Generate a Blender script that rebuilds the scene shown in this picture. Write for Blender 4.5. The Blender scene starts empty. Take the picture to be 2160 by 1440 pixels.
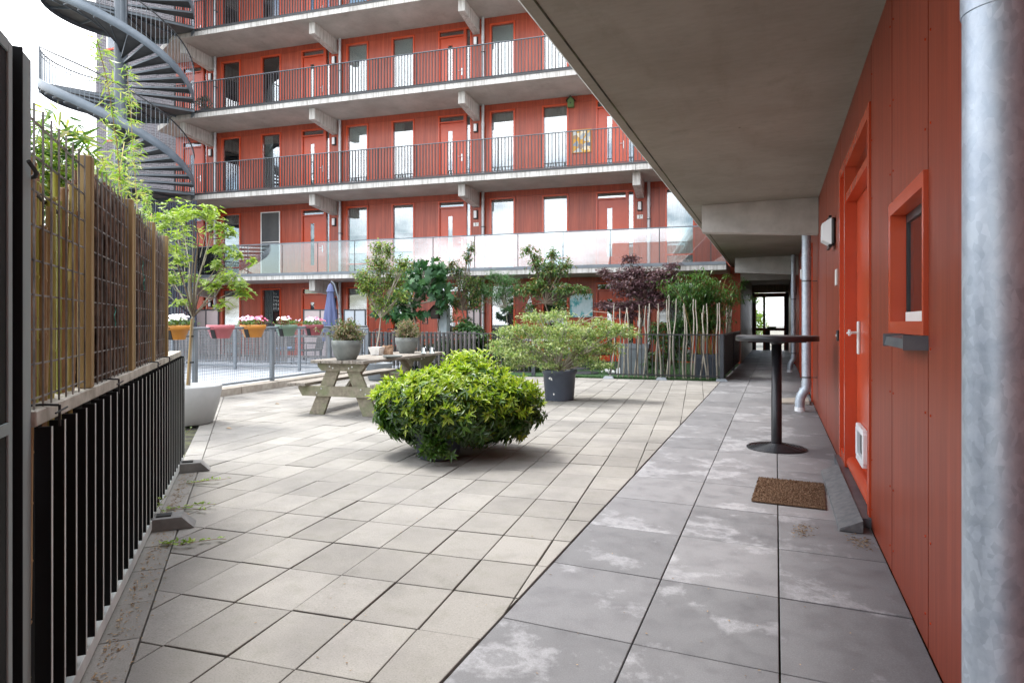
import bpy, bmesh, math, random
import numpy as np
from mathutils import Vector, Matrix

# ---------------------------------------------------------------- camera, sky, sun, exposure
SC = bpy.context.scene
COL = SC.collection
YAW = math.radians(22.84)
EYE = 1.25
cam = bpy.data.cameras.new('camera')
cam.sensor_width = 36.0
cam.lens = 1320.0/2160.0*36.0
cam.shift_y = -40.0/2160.0
cam.clip_start = 0.05
cam.clip_end = 2000
camo = bpy.data.objects.new('camera', cam)
COL.objects.link(camo)
camo.location = (0, 0, EYE)
camo.rotation_euler = (math.radians(90), 0, YAW)
SC.camera = camo

SUN_EL = math.radians(64)
SUN_AZ_VEC = Vector((-math.cos(YAW), -math.sin(YAW), 0))*0.78 + Vector((-math.sin(YAW), math.cos(YAW), 0))*0.62
SUN_AZ_VEC.normalize()
w = bpy.data.worlds.new('World'); SC.world = w; w.use_nodes = True
nt = w.node_tree
for n in list(nt.nodes): nt.nodes.remove(n)
out = nt.nodes.new('ShaderNodeOutputWorld'); bg = nt.nodes.new('ShaderNodeBackground')
sky = nt.nodes.new('ShaderNodeTexSky'); sky.sky_type = 'NISHITA'; sky.sun_disc = False
sky.sun_elevation = SUN_EL
sky.sun_rotation = math.atan2(SUN_AZ_VEC.x, SUN_AZ_VEC.y)
sky.air_density = 1.2; sky.dust_density = 2.0
tc = nt.nodes.new('ShaderNodeTexCoord'); mp = nt.nodes.new('ShaderNodeMapping')
mp.inputs['Scale'].default_value = (1, 1, 2.4); mp.inputs['Location'].default_value = (3.1, 1.2, 0.4)
nz = nt.nodes.new('ShaderNodeTexNoise'); nz.inputs['Scale'].default_value = 2.3
nz.inputs['Detail'].default_value = 9; nz.inputs['Roughness'].default_value = 0.62
rp = nt.nodes.new('ShaderNodeValToRGB')
rp.color_ramp.elements[0].position = 0.40; rp.color_ramp.elements[1].position = 0.53
mx = nt.nodes.new('ShaderNodeMix'); mx.data_type = 'RGBA'
nt.links.new(tc.outputs['Generated'], mp.inputs[0]); nt.links.new(mp.outputs[0], nz.inputs['Vector'])
nt.links.new(nz.outputs['Fac'], rp.inputs[0]); nt.links.new(rp.outputs[0], mx.inputs[0])
nt.links.new(sky.outputs[0], mx.inputs[6]); mx.inputs[7].default_value = (12.0, 12.2, 12.6, 1)
nt.links.new(mx.outputs[2], bg.inputs[0]); nt.links.new(bg.outputs[0], out.inputs[0])
bg.inputs[1].default_value = 0.12

sl = bpy.data.lights.new('sun', 'SUN'); sl.energy = 1.5; sl.angle = math.radians(13); sl.color = (1, .97, .92)
slo = bpy.data.objects.new('sun', sl); COL.objects.link(slo)
sd = SUN_AZ_VEC*math.cos(SUN_EL) + Vector((0, 0, math.sin(SUN_EL)))
slo.rotation_euler = sd.to_track_quat('Z', 'Y').to_euler()
SC.view_settings.view_transform = 'Standard'; SC.view_settings.look = 'None'
SC.view_settings.exposure = 1.56; SC.view_settings.gamma = 1.0
SC.view_settings.use_curve_mapping = False

# ---------------------------------------------------------------- frames of reference
FW = Vector((-math.sin(YAW), math.cos(YAW), 0)); RT = Vector((math.cos(YAW), math.sin(YAW), 0))
TH = math.radians(16.5)                 # facade normal, right of the view axis
FROT = YAW-TH                           # world rotation of the facade frame
SX = Vector((math.cos(FROT), math.sin(FROT), 0)); NX = Vector((-math.sin(FROT), math.cos(FROT), 0))
def FS(s, n, z=0): return SX*s + NX*n + Vector((0, 0, z))
def PD(px, py, d): return RT*((px-1080)/1320*d) + FW*d + Vector((0, 0, EYE+(680-py)/1320*d))
def PN(px, py, D):
    u = (px-1080)/1320; return PD(px, py, D/(math.cos(TH)+u*math.sin(TH)))
def PG(px, py, z=0): return PD(px, py, (EYE-z)*1320/(py-680))
def toF(p): return (p.dot(SX), p.dot(NX), p.z)
WX = .538                               # the near wall's plane
def WY(px, X=WX):
    u = (px-1080)/1320; d = X/(-math.sin(YAW)+math.cos(YAW)*u); return d*(math.cos(YAW)+math.sin(YAW)*u)

# ---------------------------------------------------------------- materials
MATS = {}
def newmat(name):
    m = bpy.data.materials.new(name); m.use_nodes = True; MATS[name] = m
    nt = m.node_tree; b = nt.nodes['Principled BSDF']; return m, nt, b
def ramp(nt, src, stops):
    r = nt.nodes.new('ShaderNodeValToRGB'); e = r.color_ramp.elements
    while len(e) < len(stops): e.new(0.5)
    for k, (p, c) in enumerate(stops): e[k].position = p; e[k].color = (*c, 1)
    nt.links.new(src, r.inputs[0]); return r.outputs[0]
def noise(nt, scale, detail=4, rough=.6, vec=None, mscale=None, coord='Object'):
    n = nt.nodes.new('ShaderNodeTexNoise'); n.inputs['Scale'].default_value = scale
    n.inputs['Detail'].default_value = detail; n.inputs['Roughness'].default_value = rough
    t = nt.nodes.new('ShaderNodeTexCoord'); src = t.outputs[coord]
    if mscale:
        m = nt.nodes.new('ShaderNodeMapping'); m.inputs['Scale'].default_value = mscale
        nt.links.new(src, m.inputs[0]); src = m.outputs[0]
    nt.links.new(src, n.inputs['Vector']); return n.outputs['Fac']
def mixc(nt, fac, a, b, typ='MIX'):
    m = nt.nodes.new('ShaderNodeMix'); m.data_type = 'RGBA'; m.blend_type = typ
    for sock, v in ((0, fac), (6, a), (7, b)):
        if hasattr(v, 'is_output'): nt.links.new(v, m.inputs[sock])
        elif sock == 0: m.inputs[0].default_value = v
        else: m.inputs[sock].default_value = (*v, 1)
    return m.outputs[2]
def bump(nt, b, src, strength=.3, dist=.01):
    u = nt.nodes.new('ShaderNodeBump'); u.inputs['Strength'].default_value = strength
    u.inputs['Distance'].default_value = dist
    nt.links.new(src, u.inputs['Height']); nt.links.new(u.outputs[0], b.inputs['Normal'])
def simple(name, c1, c2=None, rough=.6, metal=0, nscale=6, mscale=None, bmp=0, bscale=None, spec=.5, lo=.35, hi=.65, island=0, detail=5, coord='Object'):
    m, nt, b = newmat(name)
    b.inputs['Roughness'].default_value = rough; b.inputs['Metallic'].default_value = metal
    b.inputs['Specular IOR Level'].default_value = spec
    if c2 is None: b.inputs['Base Color'].default_value = (*c1, 1)
    else:
        f = noise(nt, nscale, detail, .6, mscale=mscale, coord=coord)
        c = ramp(nt, f, [(lo, c1), (hi, c2)])
        if island:
            g = nt.nodes.new('ShaderNodeNewGeometry')
            v = ramp(nt, g.outputs['Random Per Island'], [(0, (1-island,)*3), (1, (1+island,)*3)])
            c = mixc(nt, 1.0, c, v, 'MULTIPLY')
        nt.links.new(c, b.inputs['Base Color'])
    if bmp:
        bump(nt, b, noise(nt, bscale or nscale*4, 6, .7, mscale=mscale), bmp, .01)
    return m
def leafmat(name, cols, rough=.42, trans=.25):
    m, nt, b = newmat(name)
    g = nt.nodes.new('ShaderNodeNewGeometry')
    k = len(cols)
    c = ramp(nt, g.outputs['Random Per Island'], [(i/max(1, k-1), cols[i]) for i in range(k)])
    nt.links.new(c, b.inputs['Base Color']); b.inputs['Roughness'].default_value = rough
    tr = nt.nodes.new('ShaderNodeBsdfTranslucent'); nt.links.new(mixc(nt, 1.0, c, (1.5, 1.6, .7), 'MULTIPLY'), tr.inputs[0])
    ms = nt.nodes.new('ShaderNodeMixShader'); ms.inputs[0].default_value = trans
    o = nt.nodes['Material Output']
    nt.links.new(b.outputs[0], ms.inputs[1]); nt.links.new(tr.outputs[0], ms.inputs[2]); nt.links.new(ms.outputs[0], o.inputs[0])
    return m
def glassmat(name, tint, fac, rough=0.0, milky=None):
    m, nt, b = newmat(name); o = nt.nodes['Material Output']
    tr = nt.nodes.new('ShaderNodeBsdfTransparent'); tr.inputs[0].default_value = (*tint, 1)
    gl = nt.nodes.new('ShaderNodeBsdfGlossy'); gl.inputs['Roughness'].default_value = rough
    gl.inputs[0].default_value = (.96, .98, 1, 1)
    lw = nt.nodes.new('ShaderNodeFresnel'); lw.inputs[0].default_value = 1.5
    ad = nt.nodes.new('ShaderNodeMath'); ad.operation = 'ADD'; ad.inputs[1].default_value = fac; ad.use_clamp = True
    nt.links.new(lw.outputs[0], ad.inputs[0])
    base = tr.outputs[0]
    if milky:
        df = nt.nodes.new('ShaderNodeBsdfDiffuse'); df.inputs[0].default_value = (*milky[0], 1)
        m2 = nt.nodes.new('ShaderNodeMixShader'); m2.inputs[0].default_value = milky[1]
        nt.links.new(tr.outputs[0], m2.inputs[1]); nt.links.new(df.outputs[0], m2.inputs[2]); base = m2.outputs[0]
    ms = nt.nodes.new('ShaderNodeMixShader'); nt.links.new(ad.outputs[0], ms.inputs[0])
    nt.links.new(base, ms.inputs[1]); nt.links.new(gl.outputs[0], ms.inputs[2]); nt.links.new(ms.outputs[0], o.inputs[0])
    return m

def make_mats():
    # red laminate panels with a fine vertical wood grain; the wing copy is darkened, walkway shade put into its red
    for nm_, k_, sp_, ro_ in (('red_panel', 1.0, .5, .36), ('wing_panel_shaded', .72, .35, .42)):
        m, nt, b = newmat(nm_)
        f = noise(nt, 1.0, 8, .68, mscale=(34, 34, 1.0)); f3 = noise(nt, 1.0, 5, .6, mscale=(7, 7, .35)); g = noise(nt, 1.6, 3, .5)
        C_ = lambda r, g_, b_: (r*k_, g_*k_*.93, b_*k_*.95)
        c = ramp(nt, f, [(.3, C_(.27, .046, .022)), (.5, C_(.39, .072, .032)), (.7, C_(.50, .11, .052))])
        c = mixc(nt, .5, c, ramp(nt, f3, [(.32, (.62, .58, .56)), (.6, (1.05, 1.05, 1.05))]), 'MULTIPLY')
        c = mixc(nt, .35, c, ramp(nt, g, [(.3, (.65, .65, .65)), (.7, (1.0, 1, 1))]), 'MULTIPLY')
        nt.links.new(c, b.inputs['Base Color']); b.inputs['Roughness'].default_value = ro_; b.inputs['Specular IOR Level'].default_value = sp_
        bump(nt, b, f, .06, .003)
    simple('red_paint', (.50, .066, .024), (.56, .080, .030), rough=.26, nscale=2)
    simple('concrete', (.40, .385, .36), (.52, .505, .475), rough=.85, nscale=3.5, bmp=.15, bscale=50)
    m, nt, b = newmat('concrete_edge')
    f = noise(nt, 9, 5, .7, mscale=(1.6, 1.6, .12)); g = noise(nt, 1.3, 5, .6)
    c = ramp(nt, f, [(.38, (.40, .385, .36)), (.55, (.62, .61, .585))])
    c = mixc(nt, .6, c, ramp(nt, g, [(.3, (.62, .6, .57)), (.6, (1, 1, 1))]), 'MULTIPLY')
    nt.links.new(c, b.inputs['Base Color']); b.inputs['Roughness'].default_value = .85
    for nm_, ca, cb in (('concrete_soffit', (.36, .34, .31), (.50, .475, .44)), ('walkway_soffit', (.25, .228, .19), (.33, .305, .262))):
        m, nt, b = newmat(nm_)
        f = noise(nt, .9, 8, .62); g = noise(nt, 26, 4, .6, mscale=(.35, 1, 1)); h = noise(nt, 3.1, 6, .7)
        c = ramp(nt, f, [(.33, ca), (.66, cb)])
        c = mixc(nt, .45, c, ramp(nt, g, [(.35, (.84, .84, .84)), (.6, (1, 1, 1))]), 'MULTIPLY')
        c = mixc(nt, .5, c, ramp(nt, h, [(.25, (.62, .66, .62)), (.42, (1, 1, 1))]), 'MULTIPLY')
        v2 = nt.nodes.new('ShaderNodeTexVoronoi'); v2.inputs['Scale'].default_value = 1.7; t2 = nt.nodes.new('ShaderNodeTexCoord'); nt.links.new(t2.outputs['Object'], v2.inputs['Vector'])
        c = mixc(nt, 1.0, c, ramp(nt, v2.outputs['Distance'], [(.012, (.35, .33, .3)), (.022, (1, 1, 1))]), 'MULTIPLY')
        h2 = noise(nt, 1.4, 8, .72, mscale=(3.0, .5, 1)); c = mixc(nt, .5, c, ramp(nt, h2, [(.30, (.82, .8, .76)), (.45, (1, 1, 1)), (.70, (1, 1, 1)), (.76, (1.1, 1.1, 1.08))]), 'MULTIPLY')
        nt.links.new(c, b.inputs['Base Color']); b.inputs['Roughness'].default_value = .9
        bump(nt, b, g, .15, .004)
    # courtyard tiles: sandy, speckled
    m, nt, b = newmat('courtyard_tile')
    gi = nt.nodes.new('ShaderNodeNewGeometry')
    c = ramp(nt, gi.outputs['Random Per Island'], [(0, (.24, .229, .210)), (.5, (.275, .263, .242)), (1, (.315, .301, .278))])
    sp = noise(nt, 150, 2, .5); c = mixc(nt, .5, c, ramp(nt, sp, [(.35, (.66, .65, .64)), (.5, (1, 1, 1)), (.66, (1.0, 1, 1)), (.74, (1.75, 1.7, 1.6))]), 'MULTIPLY')
    st = noise(nt, 1.1, 6, .65); c = mixc(nt, .75, c, ramp(nt, st, [(.34, (.66, .66, .68)), (.56, (1, 1, 1))]), 'MULTIPLY')
    s2 = noise(nt, 7, 5, .7); c = mixc(nt, .4, c, ramp(nt, s2, [(.32, (.72, .74, .66)), (.5, (1, 1, 1))]), 'MULTIPLY')
    nt.links.new(c, b.inputs['Base Color']); b.inputs['Roughness'].default_value = .8
    bump(nt, b, sp, .35, .002)
    # walkway slabs: dark grey with pale lime bloom
    m, nt, b = newmat('walkway_slab')
    gi = nt.nodes.new('ShaderNodeNewGeometry')
    c = ramp(nt, gi.outputs['Random Per Island'], [(0, (.158, .160, .168)), (.5, (.195, .196, .205)), (1, (.235, .235, .243))])
    nn_ = nt.nodes.new('ShaderNodeTexNoise'); nn_.inputs['Scale'].default_value = 1.7; nn_.inputs['Detail'].default_value = 12; nn_.inputs['Roughness'].default_value = .66
    tt_ = nt.nodes.new('ShaderNodeTexCoord'); va_ = nt.nodes.new('ShaderNodeVectorMath'); va_.operation = 'MULTIPLY_ADD'
    cb_ = nt.nodes.new('ShaderNodeCombineXYZ'); [nt.links.new(gi.outputs['Random Per Island'], cb_.inputs[q_]) for q_ in range(3)]
    nt.links.new(cb_.outputs[0], va_.inputs[0]); va_.inputs[1].default_value = (.7, .5, .3); nt.links.new(tt_.outputs['Object'], va_.inputs[2]); nt.links.new(va_.outputs[0], nn_.inputs['Vector'])
    a = nn_.outputs['Fac']; bl = ramp(nt, a, [(.54, (0, 0, 0)), (.60, (.38, .38, .38)), (.64, (.08, .08, .08)), (.70, (.22, .22, .22)), (.8, (0, 0, 0))])
    c = mixc(nt, bl, c, (.50, .505, .53))
    d2 = noise(nt, 6, 6, .7); c = mixc(nt, .55, c, ramp(nt, d2, [(.32, (.6, .6, .62)), (.55, (1, 1, 1))]), 'MULTIPLY')
    sp = noise(nt, 180, 2, .5); c = mixc(nt, .3, c, ramp(nt, sp, [(.35, (.7, .7, .7)), (.5, (1, 1, 1)), (.74, (1.6, 1.6, 1.6))]), 'MULTIPLY')
    nt.links.new(c, b.inputs['Base Color'])
    nt.links.new(ramp(nt, d2, [(.3, (.5, .5, .5)), (.7, (.8, .8, .8))]), b.inputs['Roughness'])
    bump(nt, b, sp, .25, .002)
    simple('joint_dirt', (.03, .028, .022), (.10, .105, .05), rough=1, nscale=5, lo=.42, hi=.6)
    simple('ground_soil', (.10, .09, .07), (.2, .19, .16), rough=1, nscale=3)
    # galvanised steel with crystalline bloom
    m, nt, b = newmat('galvanised')
    v = nt.nodes.new('ShaderNodeTexVoronoi'); v.inputs['Scale'].default_value = 85
    t = nt.nodes.new('ShaderNodeTexCoord'); mm = nt.nodes.new('ShaderNodeMapping'); mm.inputs['Scale'].default_value = (1, 1, .55)
    nn = nt.nodes.new('ShaderNodeTexNoise'); nn.inputs['Scale'].default_value = 9; nt.links.new(t.outputs['Object'], nn.inputs['Vector'])
    va = nt.nodes.new('ShaderNodeVectorMath'); va.operation = 'MULTIPLY_ADD'
    nt.links.new(nn.outputs['Color'], va.inputs[0]); va.inputs[1].default_value = (.05, .05, .05); nt.links.new(t.outputs['Object'], va.inputs[2])
    nt.links.new(va.outputs[0], mm.inputs[0]); nt.links.new(mm.outputs[0], v.inputs['Vector'])
    c1 = ramp(nt, v.outputs['Color'], [(0, (.44, .50, .57)), (1, (.62, .68, .75))])
    bl = noise(nt, 11, 6, .7); c = mixc(nt, .6, c1, ramp(nt, bl, [(.35, (.62, .66, .72)), (.6, (1, 1, 1))]), 'MULTIPLY')
    nt.links.new(c, b.inputs['Base Color']); b.inputs['Metallic'].default_value = .55
    nt.links.new(ramp(nt, v.outputs['Color'], [(0, (.42, .42, .42)), (1, (.55, .55, .55))]), b.inputs['Roughness'])
    simple('pale_pipe', (.46, .48, .5), (.58, .6, .62), rough=.45, metal=.3, nscale=14)
    simple('dark_metal', (.028, .03, .034), (.045, .047, .05), rough=.4, nscale=4)
    simple('fence_black', (.010, .0115, .013), (.018, .020, .022), rough=.6, spec=.1, nscale=3, mscale=(1, 1, .2))
    simple('fence_edge', (.50, .55, .55), (.70, .74, .72), rough=.55, nscale=5, mscale=(1, 1, .3))
    simple('weathered_rail', (.33, .31, .26), (.55, .53, .47), rough=.7, nscale=12, bmp=.1)
    simple('rail_grey', (.14, .165, .19), (.19, .215, .24), rough=.45, nscale=3)
    simple('gate_grey', (.26, .33, .34), (.36, .43, .43), rough=.6, nscale=5, mscale=(1, 1, .3), spec=.3)
    simple('post_grey', (.045, .052, .062), (.065, .074, .086), rough=.45, nscale=3)
    simple('satin_alu', (.72, .72, .71), rough=.35, metal=.15)
    simple('matt_black', (.006, .006, .007), rough=.95, spec=.1)
    simple('stair_blue', (.105, .132, .16), (.145, .175, .205), rough=.42, nscale=2)
    simple('stair_tread', (.06, .062, .066), (.095, .098, .1), rough=.6, nscale=3)
    simple('white_lamp', (.80, .82, .84), rough=.35)
    simple('white_plate', (.82, .82, .8), rough=.5)
    simple('black_plastic', (.012, .012, .013), rough=.4)
    simple('ink', (.02, .02, .022), rough=.6)
    simple('brushed_alu', (.62, .62, .61), rough=.3, metal=.8)
    simple('dark_interior', (.06, .063, .068), (.11, .11, .11), rough=.9, nscale=1)
    simple('curtain', (.50, .49, .46), (.62, .61, .57), rough=.9, nscale=4)
    simple('blind', (.60, .64, .62), rough=.8)
    simple('interior_white', (.7, .7, .69), rough=.7)
    simple('frosted', (.40, .33, .33), (.46, .39, .385), rough=.3, nscale=.8)
    simple('frosted_blue', (.42, .46, .5), rough=.3)
    glassmat('window_glass', (.78, .82, .82), .17)
    glassmat('balustrade_glass', (.88, .94, .95), .095, milky=((.75, .78, .8), .02))
    glassmat('clear_glass', (.9, .95, .93), .06)
    glassmat('end_glass', (.95, .97, 1), .02)
    simple('timber_post', (.27, .18, .075), (.42, .31, .15), rough=.75, nscale=1.5, mscale=(14, 14, 1), bmp=.25, bscale=3)
    m, nt, b = newmat('mossy_timber')
    f = noise(nt, 2.0, 6, .7, mscale=(8, 1.2, 8)); g = noise(nt, 4, 6, .65)
    c = ramp(nt, f, [(.3, (.15, .13, .095)), (.7, (.32, .285, .22))])
    c = mixc(nt, ramp(nt, g, [(.44, (0, 0, 0)), (.66, (.75, .75, .75))]), c, (.17, .20, .10))
    nt.links.new(c, b.inputs['Base Color']); b.inputs['Roughness'].default_value = .85; bump(nt, b, f, .3, .004)
    simple('grey_timber', (.15, .13, .11), (.33, .30, .26), rough=.8, nscale=2.2, mscale=(14, 1.3, 14), bmp=.3)
    simple('reed_brown', (.06, .038, .026), (.30, .19, .13), rough=.9, nscale=14, island=.55, bmp=.3)
    simple('bark', (.10, .075, .055), (.2, .16, .12), rough=.9, nscale=20, mscale=(1, 1, .3), bmp=.4)
    simple('bark_pale', (.28, .25, .2), (.42, .385, .32), rough=.85, nscale=14, mscale=(1, 1, .3))
    simple('birch', (.28, .25, .20), (.48, .45, .38), rough=.75, nscale=16, mscale=(1, 1, .35), lo=.3, island=.18)
    m, nt, b = newmat('cane')
    gi = nt.nodes.new('ShaderNodeNewGeometry')
    c = ramp(nt, gi.outputs['Random Per Island'], [(0, (.28, .36, .05)), (.3, (.46, .46, .10)), (.55, (.46, .28, .14)), (.8, (.30, .17, .10)), (1, (.55, .44, .20))])
    c = mixc(nt, .7, c, ramp(nt, noise(nt, 6, 5, .7, mscale=(3, 3, .6)), [(.3, (.5, .5, .45)), (.6, (1.1, 1.1, 1))]), 'MULTIPLY')
    nt.links.new(c, b.inputs['Base Color']); b.inputs['Roughness'].default_value = .55
    simple('wire', (.12, .12, .12), (.34, .33, .31), rough=.5, nscale=8)
    simple('pot_grey', (.13, .145, .14), (.20, .215, .205), rough=.75, nscale=7, bmp=.1)
    simple('pot_slate', (.060, .074, .102), (.085, .10, .132), rough=.5, nscale=3)
    simple('pot_white', (.33, .34, .345), (.41, .42, .425), rough=.55, nscale=2.5)
    simple('planter_grey', (.15, .175, .20), (.2, .225, .25), rough=.5, nscale=3)
    simple('pot_pink', (.46, .13, .155), rough=.5); simple('pot_plum', (.30, .075, .09), rough=.5)
    simple('pot_ochre', (.52, .22, .035), rough=.5); simple('pot_sage', (.16, .245, .19), rough=.5)
    simple('soil', (.03, .022, .016), (.07, .05, .035), rough=1, nscale=30)
    simple('petal_pink', (.80, .42, .62), (.85, .55, .74), rough=.6, nscale=30)
    simple('petal_hot', (.70, .12, .25), (.8, .25, .38), rough=.6, nscale=30)
    simple('petal_white', (.85, .83, .82), rough=.6); simple('petal_lilac', (.68, .52, .74), (.8, .68, .84), rough=.6, nscale=30)
    simple('paper_bag', (.30, .19, .12), (.42, .29, .2), rough=.9, nscale=12)
    simple('marble', (.80, .79, .77), (.45, .44, .42), rough=.5, nscale=7, lo=.55, hi=.75)
    simple('parasol_cloth', (.085, .105, .215), (.12, .145, .27), rough=.9, nscale=5, mscale=(4, 4, .5))
    simple('table_black', (.010, .011, .014), (.02, .02, .024), rough=.35, nscale=5)
    simple('table_top', (.16, .16, .165), (.24, .24, .24), rough=.5, nscale=9)
    simple('coir', (.09, .048, .025), (.22, .135, .08), rough=1, nscale=90, bmp=.8, bscale=160, detail=3)
    simple('ramp_rubber', (.095, .10, .108), (.15, .155, .16), rough=.8, nscale=20, bmp=.15)
    simple('aluminium_grey', (.10, .115, .135), (.15, .165, .18), rough=.4, metal=.4, nscale=8)
    simple('kerb_concrete', (.30, .265, .225), (.46, .42, .365), rough=.9, nscale=5, bmp=.2)
    simple('foot_concrete', (.17, .17, .17), (.27, .27, .26), rough=.85, nscale=7, bmp=.2)
    simple('gravel_roof', (.30, .325, .36), (.42, .45, .48), rough=.9, nscale=2)
    simple('turf', (.015, .05, .012), (.035, .10, .025), rough=.95, nscale=60, bmp=.6, bscale=160)
    simple('step_stone', (.03, .035, .038), (.06, .065, .07), rough=.8, nscale=9)
    simple('slat_grey', (.10, .09, .085), (.24, .22, .215), rough=.85, nscale=3, mscale=(14, 14, .6), island=.25)
    simple('screen_navy', (.028, .038, .062), (.05, .062, .09), rough=.6, nscale=2)
    simple('bird_wood', (.03, .022, .018), rough=.9); simple('bird_green', (.12, .19, .07), rough=.8)
    simple('white_paint', (.72, .72, .70), (.8, .8, .78), rough=.6, nscale=5)
    simple('pale_blue_panel', (.42, .52, .58), (.55, .64, .69), rough=.7, nscale=5)
    simple('corridor_panel', (.30, .29, .20), (.42, .41, .30), rough=.5, nscale=3, mscale=(8, 8, .5))
    simple('brown_frame', (.20, .035, .014), rough=.4)
    simple('cushion_blue', (.22, .30, .47), rough=.9); simple('rattan', (.06, .055, .05), (.13, .12, .11), rough=.8, nscale=40)
    simple('weed_debris', (.22, .13, .06), (.4, .28, .15), rough=.9, nscale=30, island=.4)
    simple('hose_green', (.02, .28, .22), rough=.5)
    # brick
    for nm, c1, c2, mo in (('dark_brick', (.085, .078, .09), (.16, .145, .165), (.30, .29, .31)), ('house_brick', (.28, .10, .07), (.20, .08, .06), (.4, .36, .33))):
        m, nt, b = newmat(nm)
        t = nt.nodes.new('ShaderNodeTexCoord'); sx = nt.nodes.new('ShaderNodeSeparateXYZ'); cx = nt.nodes.new('ShaderNodeCombineXYZ')
        nt.links.new(t.outputs['Object'], sx.inputs[0]); nt.links.new(sx.outputs[0], cx.inputs[0]); nt.links.new(sx.outputs[2], cx.inputs[1])
        br = nt.nodes.new('ShaderNodeTexBrick'); br.inputs['Scale'].default_value = 1
        br.inputs['Brick Width'].default_value = .22; br.inputs['Row Height'].default_value = .065; br.inputs['Mortar Size'].default_value = .008
        br.inputs['Color1'].default_value = (*c1, 1); br.inputs['Color2'].default_value = (*c2, 1); br.inputs['Mortar'].default_value = (*mo, 1)
        nt.links.new(cx.outputs[0], br.inputs['Vector']); nt.links.new(br.outputs['Color'], b.inputs['Base Color']); b.inputs['Roughness'].default_value = .8
    # pictures
    m, nt, b = newmat('art_yellow')
    v = nt.nodes.new('ShaderNodeTexVoronoi'); v.inputs['Scale'].default_value = 7; t = nt.nodes.new('ShaderNodeTexCoord'); nt.links.new(t.outputs['Object'], v.inputs['Vector'])
    nt.links.new(ramp(nt, v.outputs['Color'], [(.2, (.55, .28, .03)), (.4, (.72, .42, .05)), (.55, (.7, .7, .62)), (.7, (.05, .12, .22)), (.85, (.6, .3, .04))]), b.inputs['Base Color'])
    m, nt, b = newmat('art_blue')
    nt.links.new(ramp(nt, noise(nt, 4.5, 6, .6, mscale=(1, 1, .7)), [(.36, (.02, .20, .27)), (.43, (.12, .45, .48)), (.48, (.50, .66, .70)), (.62, (.62, .74, .80)), (.72, (.25, .55, .6))]), b.inputs['Base Color'])
    # leaves
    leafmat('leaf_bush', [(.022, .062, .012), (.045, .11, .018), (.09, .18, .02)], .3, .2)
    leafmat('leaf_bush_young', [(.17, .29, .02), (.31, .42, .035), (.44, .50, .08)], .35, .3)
    leafmat('leaf_lime', [(.14, .24, .04), (.24, .35, .06), (.36, .44, .11)], .45, .35)
    leafmat('leaf_bamboo', [(.13, .26, .04), (.22, .36, .06), (.34, .42, .11), (.42, .40, .2)], .45, .35)
    leafmat('leaf_bamboo_dark', [(.03, .09, .02), (.06, .15, .03), (.10, .20, .05)], .4, .25)
    leafmat('leaf_fig', [(.02, .07, .03), (.035, .11, .04), (.06, .15, .05)], .5, .15)
    leafmat('leaf_mid', [(.045, .11, .03), (.08, .17, .04), (.15, .22, .07)], .5, .25)
    leafmat('leaf_autumn', [(.06, .13, .03), (.12, .2, .05), (.24, .2, .06), (.22, .12, .08)], .5, .25)
    leafmat('leaf_fine', [(.04, .12, .04), (.07, .17, .06), (.11, .22, .08)], .5, .25)
    leafmat('leaf_maple', [(.07, .14, .04), (.18, .28, .08), (.32, .40, .16), (.52, .52, .30)], .5, .3)
    leafmat('leaf_purple', [(.06, .028, .038), (.11, .05, .065), (.17, .09, .10)], .5, .15)
    leafmat('leaf_dry', [(.14, .10, .06), (.25, .19, .13), (.14, .16, .07), (.30, .2, .13), (.35, .31, .25)], .7, .15)
    leafmat('leaf_dark', [(.02, .06, .015), (.035, .10, .025)], .4, .15)
    leafmat('leaf_red', [(.09, .02, .02), (.13, .05, .03)], .5, .15)
make_mats()
M = MATS

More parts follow.
